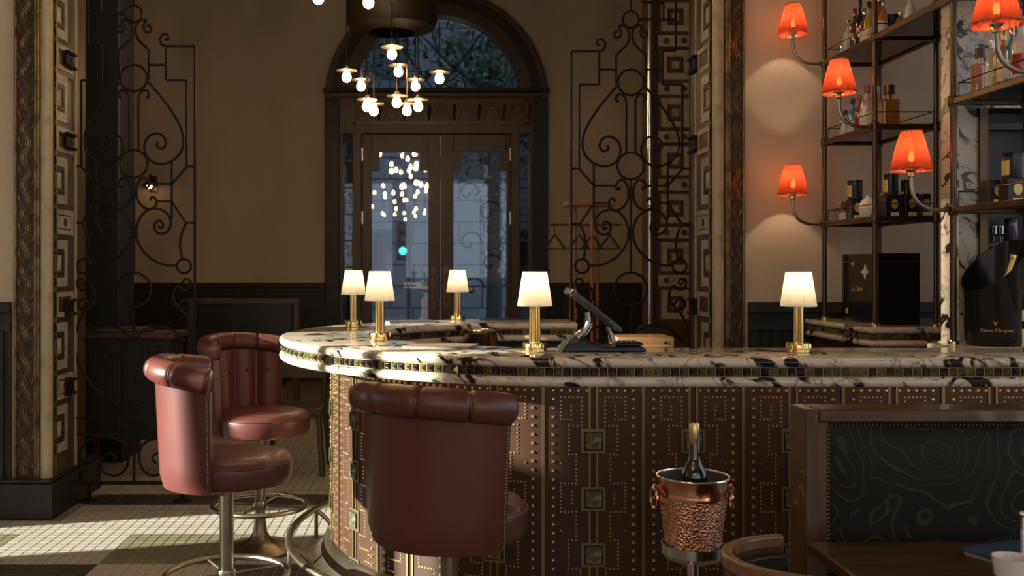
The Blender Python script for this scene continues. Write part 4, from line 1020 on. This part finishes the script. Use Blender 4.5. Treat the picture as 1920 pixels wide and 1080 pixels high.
MB().box(2.36, 2.72, 4.36, 4.42, 2.02, 2.05).build('niche_rail', 'black_wood', mw, smooth=0)
MB().box(2.36, 2.72, 4.275, 4.42, 1.505, 1.52).build('niche_shelf', 'black_wood', mw, smooth=0)

def etagere(label, ya, yb, levels, zb, zt, hasfar=True):
    t = thing('etagere', label, 'shelf rack', ((XA+XZ)/2, (ya+yb)/2, zb), group='bronze and glass shelf racks of the back bar')
    for x in (XA, XZ):
        for y in (ya, yb):
            p_ = MB().lathe([(.0125, zb+.001), (.0125, zt)], 12, (x, y, 0)).build('post', 'bronze', t)
            MB().lathe([(.022, zb+.001), (.022, zb+.012), (.014, zb+.018)], 14, (x, y, 0)).build('post_foot', 'brass', p_)
    for z in levels:
        sh = MB().box(XA, XZ, min(ya, yb), max(ya, yb), z-.004, z+.004).build('glass_shelf', 'shelf_glass', t, smooth=0)
        for (p, q) in (((XA, ya), (XA, yb)), ((XZ, ya), (XZ, yb)), ((XA, ya), (XZ, ya)), ((XA, yb), (XZ, yb))):
            MB().box(min(p[0], q[0])-.011, max(p[0], q[0])+.011, min(p[1], q[1])-.011, max(p[1], q[1])+.011, z-.015, z+.013).build('rail', 'bronze', t, smooth=0, bevel=.004)
        zg = z+.075; y0, y1 = min(ya, yb)+.016, max(ya, yb)-.02; x0, x1 = XA+.012, XZ-.006
        g = [(x0, y1, zg), (x0, y0, zg), (x1, y0, zg), (x1, y1, zg)]
        mb = MB()
        for i in range(4): mb.tube([g[i], g[(i+1) % 4]], .0028, 5); mb.tube([g[i], (g[i][0], g[i][1], z+.004)], .0028, 5)
        mb.build('gallery_rail', 'bronze', t)
        for x in (XA, XZ):
            for y in (ya, yb): MB().lathe([(.018, z-.022), (.020, z-.018), (.020, z+.018), (.018, z+.022)], 12, (x, y, 0)).build('joint', 'bronze', t)
    return t
LV = (1.655, 2.105, 2.54)
etagere('bronze and glass shelf rack nearest the carved pillar with bottles and tea tins', Y1, Y2, LV, 1.128, 3.4)
etagere('bronze and glass shelf rack at the right edge before the marble wall', Y3, Y4, LV, 1.10, 3.4)
tr = thing('shelf_bridge', 'bronze and glass shelf joining the two racks at the top', 'shelf', (XA, 4.5, 2.53))
MB().box(XA-.011, XA+.009, Y3+.013, Y2-.013, 2.525, 2.553).build('rail', 'bronze', tr, smooth=0)
MB().box(XA+.012, XZ, 4.31, Y2-.014, 2.536, 2.544).build('glass_shelf', 'shelf_glass', tr, smooth=0)
MB().box(XZ-.011, XZ+.011, 4.31, Y2-.013, 2.525, 2.553).build('rail', 'bronze', tr, smooth=0)
# sconces
def make_sconce():
    t = thing('wall_sconce', 'x', 'sconce', (0, 0, 0), group='red shaded sconces on the shelf racks')
    MB().tube(smoothpts([(0, 0, 0), (-.05, 0, 0), (-.095, 0, .006), (-.138, 0, .032), (-.16, 0, .075), (-.165, 0, .115), (-.165, 0, .15)], 6), .0085, 10).build('arm', 'aged_brass', t, local=True)
    MB().lathe([(.012, -.01), (.016, 0), (.016, .008), (.012, .012)], 14, (-.0125, 0, 0)).build('collar', 'bronze', t, local=True)
    MB().lathe([(.011, .135), (.014, .14), (.012, .155), (.024, .166), (.024, .170), (.010, .172), (.010, .20)], 16, (-.165, 0, 0)).build('lamp_holder', 'steel', t, local=True)
    pl_ = lambda a, z: 1+.014*math.cos(40*a)
    prof = [(.079, .160), (.0795, .170), (.066, .235), (.052, .29), (.040, .328)]
    sh = MB().lathe(prof, 160, (-.165, 0, 0), caps=False, flute=pl_).build('shade', 'shade_red', t, local=True, smooth=0)
    for r_, z in ((.081, .170), (.041, .328)): MB().tube([(-.165+r_*math.cos(q*PI/24), r_*math.sin(q*PI/24), z) for q in range(48)], .0022, 5, True).build('trim', 'dull_brass', sh, local=True)
    MB().lathe([(.005, .200), (.011, .210), (.012, .225), (.006, .240), (.002, .244)], 12, (-.165, 0, 0)).build('bulb', 'bulb_small', t, local=True)
    l = bpy.data.lights.new('sconce_light', 'POINT'); l.energy = 4.6; l.color = (1, .70, .42); l.shadow_soft_size = .010
    o = bpy.data.objects.new('sconce_light', l); COL.objects.link(o); o.parent = t; o.location = (-.165, 0, .258)
    return t
sc0 = make_sconce()
scs = [(XA, Y1, 2.54, 'red shaded sconce at the top left corner of the shelf rack'), (XA, Y2, 2.105, 'red shaded sconce in front of the bottle shelf on the near rack post'), (XA, Y1, 1.655, 'red shaded sconce beside the tea tin shelf against the plaster wall'),
       (XA, Y3, 1.655, 'red shaded sconce in front of the black tea boxes next to the marble edge'), (XA, Y4, 2.105, 'red shaded sconce cut by the top right corner of the picture')]
for i, (x, y, z, lb) in enumerate(scs):
    o = sc0 if i == 0 else copy_tree(sc0)
    o.location = (x-.010, y, z); o['label'] = lb

# ---- bottles
def bottle(label, loc, h, r, glassm, capm='black', labm=None, shape='round', group=None):
    x, y, z = loc; t = thing('bottle', label, 'bottle', loc, group=group)
    sh_ = h*.58
    if shape == 'square':
        MB().box(x-r, x+r, y-r*.7, y+r*.7, z, z+h*.68).build('body', glassm, t, smooth=0, bevel=r*.25)
        MB().lathe([(r*.36, h*.66), (r*.34, h*.8)], 14, loc).build('neck', glassm, t)
        MB().lathe([(r*.62, h*.8), (r*.62, h)], 16, loc).build('cap', capm, t)
        if labm: MB().box(x-r*.7, x+r*.7, y-r*.7-.0012, y-r*.7+.001, z+h*.15, z+h*.5).build('label', labm, t, smooth=0)
    elif shape == 'jar':
        MB().lathe([(r*.9, 0), (r, .004), (r, h*.82), (r*.9, h*.84)], 24, loc).build('body', glassm, t)
        MB().lathe([(r*1.03, h*.82), (r*1.03, h*.97), (r*.9, h)], 24, loc).build('cap', capm, t)
        if labm: MB().lathe([(r*1.01, h*.2), (r*1.01, h*.6)], 24, loc, caps=False).build('label', labm, t)
    else:
        MB().lathe([(r*.9, 0), (r, .005), (r, sh_), (r*.85, sh_+h*.06), (r*.42, sh_+h*.15), (r*.34, sh_+h*.2), (r*.34, h*.90), (r*.30, h*.91)], 20, loc).build('body', glassm, t)
        MB().lathe([(r*.40, h*.84), (r*.42, h*.85), (r*.42, h*.99), (r*.36, h)], 14, loc).build('cap', capm, t)
        if labm: MB().lathe([(r*1.012, h*.14), (r*1.012, h*.44)], 20, loc, caps=False).build('label', labm, t)
    return t
def shelf_row(items, z, xs, grp):
    for (px, hp, r, g, c, lb_, shp, text) in items:
        Y = xs*F/(px-VX); bottle(text, (xs, Y, z+.0045), hp, r, 'bottle_'+g, c, lb_, shp, grp)
shelf_row([(1580, .075, .022, 'clear', 'steel', None, 'jar', 'tiny clear glass jar at the far left of the middle shelf'),
           (1585, .16, .026, 'clear', 'black_satin', 'white_label', 'round', 'slim clear bottle behind the red sconce arm on the middle shelf'),
           (1599, .21, .028, 'blue', 'black_satin', 'white_label', 'round', 'pale blue bottle with a dark stopper on the middle shelf'),
           (1612, .21, .026, 'red', 'bottle_red', None, 'round', 'red bottle between clear ones on the middle shelf'),
           (1626, .245, .034, 'clear', 'bottle_red', 'white_label', 'round', 'clear gin bottle with red cap and white label on the middle shelf')], 2.105, 2.225, 'bottles on the middle shelf of the far rack')
shelf_row([(1646, .245, .03, 'pink', 'steel', 'white_label', 'round', 'pinkish bottle with a silver stopper behind the near rack post'),
           (1667, .225, .044, 'amber', 'black_satin', None, 'square', 'square amber whisky bottle with a wide black stopper')], 2.105, 2.285, 'bottles on the middle shelf of the far rack')
shelf_row([(1580, .075, .022, 'blue', 'steel', None, 'jar', 'small bright blue jar at the far end of the top shelf'),
           (1591, .20, .027, 'white', 'bottle_green', 'white_label', 'round', 'white bottle with a green cap on the top shelf'),
           (1603, .24, .026, 'brown', 'bottle_red', None, 'round', 'brown bottle third from the far end of the top shelf'),
           (1613, .27, .022, 'black', 'black_satin', None, 'round', 'thin tall black bottle on the top shelf'),
           (1621, .21, .024, 'purple', 'steel', 'white_label', 'round', 'purple bottle with a pale label on the top shelf'),
           (1630, .23, .026, 'yellow', 'black_satin', 'label_cream', 'round', 'yellow bottle left of the near rack post on the top shelf'),
           (1647, .24, .028, 'amber', 'copper', None, 'round', 'amber bottle right of the near rack post on the top shelf'),
           (1656, .20, .022, 'orange', 'steel', 'white_label', 'round', 'orange bottle beside the black canister on the top shelf'),
           (1688, .09, .02, 'amber', 'gold_foil', None, 'round', 'miniature amber bottle on the top shelf'),
           (1706, .15, .022, 'white', 'bottle_blue', None, 'round', 'small white bottle with a blue neck on the top shelf')], 2.54, 2.215, 'bottles on the top shelf')
shelf_row([(1838, .20, .030, 'pink', 'black_satin', None, 'square', 'peach coloured square bottle with a dark cap on the right rack'),
           (1860, .215, .028, 'clear', 'steel', 'white_label', 'round', 'clear bottle with a white label on the right rack'),
           (1871, .24, .018, 'yellow', 'black_satin', None, 'round', 'thin yellowish bottle on the right rack'),
           (1882, .23, .026, 'orange', 'gold_foil', 'label_cream', 'round', 'orange liqueur bottle behind the sconce arm on the right rack'),
           (1897, .24, .025, 'blue', 'copper', 'white_label', 'round', 'blue glass bottle with a copper top on the right rack'),
           (1914, .26, .034, 'white', 'bottle_red', 'bottle_red', 'round', 'white bottle with a red band at the right edge of the picture')], 2.105, 2.215, 'bottles on the right rack')
shelf_row([(1672, .13, .043, 'black', 'black_satin', None, 'jar', 'large black canister on the top shelf')], 2.54, 2.275, 'bottles on the top shelf')
# ---- tea tins, cups
def teabox(label, c, s, z, faces=('y',)):
    t = thing('tea_box', label, 'tea box', (c[0], c[1], z), group='black tea boxes and tins')
    x, y = c; w, d, h = s
    MB().box(x-w/2, x+w/2, y-d/2, y+d/2, z, z+h).build('box', 'black_satin', t, smooth=0, bevel=.003)
    for ax in faces:
        lo = (y-d/2-.0015, y-d/2) if ax == 'y' else (x-w/2-.0015, x-w/2); u = x if ax == 'y' else y
        MB().prism([(u+.017*math.cos(q*PI/10), z+h*.60+.024*math.sin(q*PI/10)) for q in range(20)], ax, *lo).build('gold_seal', 'label_gold', t)
        MB().prism([(u-.02, z+h*.10), (u+.02, z+h*.10), (u+.02, z+h*.26), (u-.02, z+h*.26)], ax, *lo).build('gold_label', 'label_cream', t, smooth=0)
    return t
def tin(label, c, r, h, z):
    t = thing('tea_tin', label, 'tea tin', (c[0], c[1], z), group='black tea boxes and tins')
    MB().lathe([(r*.97, 0), (r, .003), (r, h*.86), (r*.97, h*.865)], 28, (c[0], c[1], z)).build('body', 'black_satin', t)
    MB().lathe([(r*1.03, h*.84), (r*1.03, h*.97), (r*.95, h), (r*.3, h)], 28, (c[0], c[1], z)).build('lid', 'black_gloss', t)
    # gold label wraps part of the left side
    mb = MB(); vs = []
    for i in range(9):
        a = PI*.86+i*PI*.045
        for zz in (h*.12, h*.70): vs.append((c[0]+r*1.012*math.cos(a), c[1]+r*1.012*math.sin(a), z+zz))
    mb.add(vs, [(2*i, 2*i+2, 2*i+3, 2*i+1) for i in range(8)]).build('gold_label', 'label_gold', t)
    return t
zs_ = 1.6595
def xy(px, Y): return ((px-VX)/F*Y, Y)
def tea_pair(pc, Yc, w, h, lb1, lb2, r, hh):
    c = xy(pc, Yc); teabox(lb1, c, (w, w, h), zs_); tin(lb2, c, r, hh, zs_+h+.0005)
tea_pair(1603, 5.24, .068, .115, 'black tea box with gold seal between the silver cup and the white pot', 'black tea tin with a gold label stacked left of the near rack post', .037, .10)
tea_pair(1670, 5.00, .09, .12, 'black tea box right of the near rack post carrying a tin', 'black tea tin stacked right of the near rack post', .034, .105)
teabox('black tea box with a large gold seal under the red sconce', xy(1703, 4.99), (.07, .09, .125), zs_)
teabox('black tea box furthest right on the far rack', xy(1733, 4.925), (.042, .05, .12), zs_)
tin('tall dark tin at the back right of the tea shelf', xy(1700, 5.05), .027, .20, zs_)
for (px, Y, g, c_, hh, lb) in ((1660, 5.27, 'clear', 'copper', .23, 'clear bottle with a copper top behind the black tea boxes'), (1682, 5.16, 'clear', 'gold_foil', .22, 'clear bottle with a gold top behind the black tea boxes'), (1672, 5.11, 'brown', 'steel', .20, 'brown bottle behind the tea tin right of the post')):
    p_ = xy(px, Y); bottle(lb, (p_[0], p_[1], zs_), hh, .03, 'bottle_'+g, c_, None, 'round', 'bottles behind the tea tins')
cu = thing('silver_cup', 'flared silver cup on a pale pedestal at the left of the tea shelf', 'cup', (*xy(1586, 5.37), zs_)); c3 = (*xy(1586, 5.37), zs_)
MB().lathe([(.032, 0), (.034, .004), (.034, .045), (.026, .05)], 24, c3).build('pedestal', 'white_label', cu)
MB().lathe([(.018, .05), (.022, .055), (.030, .08), (.048, .108), (.046, .108), (.026, .078), (.01, .06)], 28, c3).build('bowl', 'silver', cu)
tpw = (*xy(1627, 5.09), zs_); po = thing('white_pot', 'round white porcelain pot just left of the near rack post', 'pot', tpw)
MB().lathe([(.025, 0), (.028, .004), (.042, .03), (.045, .06), (.040, .068)], 28, tpw).build('body', 'porcelain', po)
MB().lathe([(.042, .069), (.038, .085), (.024, .105), (.010, .113), (.009, .121), (.004, .123)], 28, tpw).build('lid', 'porcelain', po)
# right rack tea boxes
zs_ = 1.6595
teabox('black tea box with gold seal at the left of the right rack', xy(1862, 3.98), (.082, .08, .105), zs_)
teabox('black tea box with gold seal under a tin on the right rack', xy(1899, 3.90), (.075, .07, .105), zs_)
tin('glossy black tea tin standing on a box on the right rack', xy(1901, 3.90), .042, .10, zs_+.1055)
# niche glasses and bottle
for k, px in enumerate((1864, 1877)):
    p_ = xy(px, 4.33); g_ = thing('shot_glass', ['small stemmed glass at the left of the dark niche shelf', 'small stemmed glass beside the squat niche bottle'][k], 'glass', (p_[0], p_[1], 1.5205), group='glasses in the niche')
    MB().lathe([(.016, 0), (.016, .003), (.003, .006), (.003, .03), (.012, .04), (.014, .075), (.0125, .075), (.010, .042)], 16, (p_[0], p_[1], 1.5205)).build('bowl', 'clear_glass', g_)
    MB().tube([(p_[0]+.0135*math.cos(q*PI/8), p_[1]+.0135*math.sin(q*PI/8), 1.5955) for q in range(16)], .001, 4, True).build('rim', 'steel', g_)
p_ = xy(1897, 4.34); bottle('squat dark blue bottle with a black cap in the niche', (p_[0], p_[1], 1.5205), .11, .028, 'bottle_purple', 'black_satin', None, 'jar')

# ---- big black presentation box
bx_ = thing('presentation_box', 'large glossy black presentation box with a silver star on the marble ledge', 'box', (2.33, 5.2, 1.1285))
MB().box(2.205, 2.415, 4.97, 5.41, 1.1285, 1.487).build('body', 'black_gloss', bx_, smooth=0, bevel=.003)
MB().box(2.203, 2.417, 4.968, 5.412, 1.445, 1.447).build('lid_joint', 'tablet_grey', bx_, smooth=0)
def star(y, z, a, b_, dp, nm, mt):
    pts = []
    for i in range(16):
        an = 2*PI*i/16; rr = 1 if i % 4 == 0 else (.42 if i % 4 == 2 else .5)
        pts.append((y+a*rr*math.cos(an), z+b_*rr*math.sin(an)))
    MB().prism(pts, 'x', 2.205-dp, 2.205).build(nm, mt, bx_, smooth=0)
star(5.115, 1.392, .058, .040, .004, 'star_emblem', 'porcelain'); star(5.27, 1.436, .018, .011, .003, 'star_emblem', 'porcelain')
def text(name, s, size, loc, rot, mt, parent, ext=.0006):
    cu_ = bpy.data.curves.new(name, 'FONT'); cu_.body = s; cu_.size = size; cu_.align_x = 'CENTER'; cu_.extrude = ext
    o = bpy.data.objects.new(name, cu_); COL.objects.link(o); o.location = Vector(loc); o.rotation_euler = rot
    dg = bpy.context.evaluated_depsgraph_get(); dg.update(); me = bpy.data.meshes.new_from_object(o.evaluated_get(dg))
    me.transform(o.matrix_world if False else Matrix.LocRotScale(Vector(loc)-root_loc(parent), __import__('mathutils').Euler(rot), Vector((1, 1, 1))))
    bpy.data.objects.remove(o); me.materials.clear(); me.materials.append(M[mt])
    o2 = bpy.data.objects.new(name, me); COL.objects.link(o2); o2.parent = parent; return o2
text('lettering', 'La Dame', .040, (2.2035, 5.21, 1.292), (PI/2, 0, -PI/2), 'label_gold', bx_)
MB().box(2.2035, 2.205, 5.33, 5.36, 1.17, 1.20).build('gold_mark', 'label_gold', bx_, smooth=0)
# ---- champagne bucket with oblique rim
cbk = thing('champagne_bucket', 'glossy black champagne bucket with a slanted rim and gold lettering', 'bucket', (2.278, 4.06, 1.1005))
mb = MB(); cx_, cy_ = 2.275, 4.065; n = 40; vs = []; fs = []
for i in range(n):
    a = 2*PI*i/n; c, s_ = math.cos(a), math.sin(a); zt = 1.425+.11*c*.9+.03*s_
    for (r_, z) in ((.098, 1.1005), (.107, 1.12), (.116, zt), (.119, zt+.004), (.111, zt+.002), (.102, 1.13), (.03, 1.125)): vs.append((cx_+r_*c, cy_+r_*s_, z))
for i in range(n):
    j = (i+1) % n
    for k in range(6): fs.append((i*7+k, j*7+k, j*7+k+1, i*7+k+1))
fs += [tuple(i*7 for i in range(n)), tuple(i*7+6 for i in range(n))]
mb.add(vs, fs).build('body', 'bucket_black', cbk, smooth=50)
text('lettering', 'Veuve Clicquot', .019, (2.228, 3.958, 1.160), (PI/2, 0, -.38), 'champ_orange', cbk)
text('emblem', 'V', .024, (2.222, 3.9565, 1.186), (PI/2, 0, -.42), 'champ_orange', cbk)
cbt = thing('champagne_bottle', 'champagne bottle with gold foil neck leaning in the black bucket', 'bottle', (2.30, 4.07, 1.14))
ax0, ax1 = Vector((2.285, 4.075, 1.15)), Vector((2.345, 4.03, 1.47)); dv = (ax1-ax0)
MB().tube([ax0+dv*f for f in (0, .06, .5, .62, .75)], [.03, .036, .036, .026, .016], 18).build('body', 'bottle_green', cbt)
MB().tube([ax0+dv*f for f in (.66, .75, .94, .95, .99, 1.0)], [.026, .0175, .015, .018, .017, .010], 18).build('foil', 'gold_foil', cbt)
wbt = (2.245, 3.74, 1.1005); wt = thing('bottle', 'dark bottle with two pale labels cut by the right edge on the bar', 'bottle', wbt)
MB().lathe([(.036, 0), (.038, .005), (.038, .19), (.034, .215), (.016, .25), (.014, .32), (.012, .322)], 24, wbt).build('body', 'bottle_wine', wt)
MB().lathe([(.0386, .015), (.0386, .085)], 24, wbt, caps=False).build('label', 'white_label', wt); MB().lathe([(.0386, .115), (.0386, .158)], 24, wbt, caps=False).build('label', 'white_label', wt)
MB().lathe([(.0165, .27), (.0165, .325), (.014, .328)], 16, wbt).build('cap', 'gold_foil', wt)

# ================================================================== FOREGROUND
# wine cooler on a stand
wx, wy = .719, 2.79
wsd = thing('wine_stand', 'steel pedestal stand carrying the copper wine cooler', 'wine stand', (wx, wy, 0))
MB().lathe([(.016, .02), (.016, .60), (.03, .605)], 20, (wx, wy, 0)).build('pole', 'steel', wsd)
MB().lathe([(.14, 0), (.14, .012), (.12, .02), (.03, .035), (.016, .06)], 36, (wx, wy, 0)).build('base', 'steel', wsd)
MB().lathe([(.03, .600), (.078, .606), (.088, .62), (.088, .645), (.084, .645), (.080, .622), (.02, .618)], 36, (wx, wy, 0)).build('cup', 'steel', wsd)
wc = thing('wine_cooler', 'hammered copper wine cooler with ring handles', 'wine cooler', (wx, wy, .6225)); z0 = .6225
body = MB().lathe([(.066, 0), (.074, .006), (.078, .03), (.0935, .155), (.0945, .157)], 48, (wx, wy, z0), caps=True).build('body', 'copper_hammered', wc, smooth=60)
MB().lathe([(.0945, .155), (.0965, .160), (.0945, .165), (.0985, .205), (.101, .208), (.101, .212), (.097, .212)], 48, (wx, wy, z0), caps=False).build('collar', 'copper', wc, smooth=60)
MB().lathe([(.097, .211), (.089, .155), (.074, .02), (.01, .012)], 48, (wx, wy, z0), caps=False).build('inner_face', 'tablet_grey', wc, smooth=60)  # inside of the cooler coloured dark grey instead of copper
MB().tube([(wx+.099*math.cos(q*PI/24), wy+.099*math.sin(q*PI/24), z0+.211) for q in range(48)], .003, 6, True).build('rim', 'silver', wc)
for sg in (-1, 1):
    hd = MB().tube([(wx+sg*.094, wy, z0+.178), (wx+sg*.108, wy, z0+.185), (wx+sg*.110, wy, z0+.176)], .006, 8).build('handle_lug', 'copper', wc)
    MB().tube([(wx+sg*(.109+.004*math.sin(q*PI/12)), wy+.024*math.sin(q*PI/12), z0+.150+.028*math.cos(q*PI/12)) for q in range(24)], .0038, 6, True).build('ring', 'copper', hd)
wbo = thing('wine_bottle', 'dark wine bottle with a gold foil top standing in the copper cooler', 'bottle', (wx, wy, z0+.013))
a0, a1 = Vector((wx+.004, wy-.005, z0+.016)), Vector((wx+.004, wy+.0, z0+.360)); dv = a1-a0
MB().tube([a0+dv*f for f in (0, .02, .56, .61, .66, .70, .74, .96, .965)], [.030, .0355, .0355, .033, .024, .017, .0145, .0135, .012], 24).build('body', 'bottle_wine', wbo, smooth=50)
MB().tube([a0+dv*f for f in (.835, .84, .985, 1.0)], [.0140, .0150, .0145, .012], 20).build('foil', 'gold_foil', wbo)
MB().tube([a0+dv*f for f in (.12, .42)], [.0360, .0360], 24).build('label', 'white_label', wbo)
# banquette
bq = thing('banquette', 'dark wood framed banquette with embossed black leather back', 'banquette', (1.5, 2.6, 0)); X0, X1 = .924, 2.1
MB().box(X0, X0+.033, 2.49, 2.60, 0, 1.062).build('stile', 'walnut_v', bq, smooth=0, bevel=.004)
MB().box(X0+.033, X0+.06, 2.505, 2.59, 0, 1.03).build('stile', 'walnut_v', bq, smooth=0, bevel=.003)
MB().box(X0+.033, X1, 2.49, 2.60, 1.03, 1.062).build('top_rail', 'walnut', bq, smooth=0, bevel=.004)
MB().box(X0+.033, X1, 2.53, 2.60, .10, 1.03).build('back_board', 'walnut', bq, smooth=0)
lp = MB(); nx, nz = 24, 14; vs = []; fs = []
for i in range(nx+1):
    for j in range(nz+1):
        x = X0+.064+(X1-X0-.07)*i/nx; z = .46+(1.026-.46)*j/nz
        e_ = min(i, nx-i+4, 6)/6; f_ = min(j, nz-j, 4)/4; vs.append((x, 2.53-.035*(math.sin(e_*PI/2)*math.sin(f_*PI/2))**.5-.002, z))
for i in range(nx):
    for j in range(nz): fs.append((i*(nz+1)+j, (i+1)*(nz+1)+j, (i+1)*(nz+1)+j+1, i*(nz+1)+j+1))
lp.add(vs, fs).build('leather_panel', 'floral_leather', bq, smooth=60)
mb = MB(); x = X0+.066
while x < X1-.02: mb.sphere((x, 2.522, 1.020), .0038, 6, 4); x += .0105
z = .5
while z < 1.02: mb.sphere((X0+.069, 2.522, z), .0038, 6, 4); z += .0105
mb.build('nail_heads', 'dull_brass', bq, kind='stuff')
MB().box(1.17, X1, 2.02, 2.50, .30, .46).build('seat', 'black_leather', bq, smooth=0, bevel=.03)
MB().box(1.19, X1, 2.05, 2.49, .0, .30).build('seat_base', 'walnut', bq, smooth=0)
# table
tb_ = thing('dining_table', 'dark walnut table in front of the banquette at the lower right', 'table', (1.4, 2.0, 0))
top = MB().obox((1.42, 1.965, .735), (1.02, .93, .030), Matrix.Rotation(.012, 3, 'Z')).build('table_top', 'walnut', tb_, smooth=0, bevel=.004)
MB().obox((1.44, 1.965, .705), (.94, .85, .03), Matrix.Rotation(.012, 3, 'Z')).build('apron', 'dull_brass', tb_, smooth=0)
MB().lathe([(.04, .03), (.035, .4), (.045, .69)], 20, (1.42, 1.78, 0)).build('pedestal', 'iron', tb_)
MB().lathe([(.20, 0), (.20, .015), (.05, .035)], 28, (1.42, 1.78, 0)).build('base', 'iron', tb_)
bk_ = thing('blue_menu', 'dark blue bound menu lying on the walnut table', 'menu', (1.32, 2.24, .75)); R = Matrix.Rotation(.35, 3, 'Z')
MB().obox((1.345, 2.29, .7545), (.20, .13, .007), R).build('pages', 'paper', bk_, smooth=0); MB().obox((1.345, 2.29, .763), (.21, .14, .010), R).build('cover', 'menu_blue', bk_, smooth=0, bevel=.002)
cp = thing('white_cup', 'white porcelain cup at the lower right corner of the table', 'cup', (1.228, 2.12, .7505)); cc = (1.228, 2.12, .7505)
MB().lathe([(.022, 0), (.024, .004), (.036, .012), (.040, .045), (.041, .052), (.038, .052), (.034, .014), (.01, .008)], 28, cc).build('body', 'porcelain', cp)
MB().tube(smoothpts([(cc[0]+.038, cc[1]-.01, cc[2]+.042), (cc[0]+.062, cc[1]-.018, cc[2]+.036), (cc[0]+.058, cc[1]-.016, cc[2]+.018), (cc[0]+.037, cc[1]-.01, cc[2]+.016)], 4), .004, 6).build('handle', 'porcelain', cp)
cn = thing('condiment_stand', 'chrome condiment stand with a ball-topped rod at the right edge', 'condiment stand', (1.30, 2.215, .75)); q0 = P(1915, 1050, 2.21)
MB().lathe([(.0045, .0), (.0045, .115)], 10, (q0.x, 2.205, .755)).build('rod', 'silver', cn)
MB().sphere((q0.x, 2.205, .872), .008, 12, 8).build('knob', 'silver', cn)
MB().lathe([(.02, 0), (.02, .006), (.008, .010)], 24, (q0.x, 2.205, .7505)).build('base', 'silver', cn)
# tub chair at the table end
tc_ = thing('tub_chair', 'bent wood tub chair with dark leather inside beside the walnut table', 'chair', (.90, 2.335, 0)); ccx, ccy, cr_ = .905, 2.335, .225
def carc(r_, a0, a1, z, n=24): return [(ccx+r_*math.cos(a0+(a1-a0)*i/n), ccy+r_*.82*math.sin(a0+(a1-a0)*i/n), z) for i in range(n+1)]
A0, A1 = math.radians(98), math.radians(262)
def cband(r0, r1, z0, z1, a0=A0, a1=A1, n=28):
    mb = MB(); vs = []; fs = []
    for i in range(n+1):
        a = a0+(a1-a0)*i/n
        for (r_, z) in ((r0, z0), (r1, z0), (r1, z1), (r0, z1)): vs.append((ccx+r_*math.cos(a), ccy+r_*.82*math.sin(a), z))
    for i in range(n):
        for j in range(4): fs.append((i*4+j, (i+1)*4+j, (i+1)*4+(j+1) % 4, i*4+(j+1) % 4))
    fs += [(0, 1, 2, 3), (n*4+3, n*4+2, n*4+1, n*4)]
    return mb.add(vs, fs)
cband(.205, .232, .712, .745).build('top_rail', 'chair_wood', tc_, smooth=45, bevel=.006)
cband(.212, .226, .47, .712).build('back_shell', 'walnut_v', tc_, smooth=45)
cband(.188, .211, .45, .700).build('inner_padding', 'black_leather', tc_, smooth=45, bevel=.006)
MB().lathe([(.01, .40), (.165, .40), (.17, .44), (.155, .462), (.01, .468)], 32, (ccx+.01, ccy, 0)).build('seat', 'black_leather', tc_)
for (dx, dy) in ((-.15, -.12), (-.15, .12), (.15, -.12), (.15, .12)): MB().tube([(ccx+dx+.02, ccy+dy, .41), (ccx+dx*1.15+.02, ccy+dy*1.15, 0)], [.02, .013], 8).build('leg', 'walnut_v', tc_)
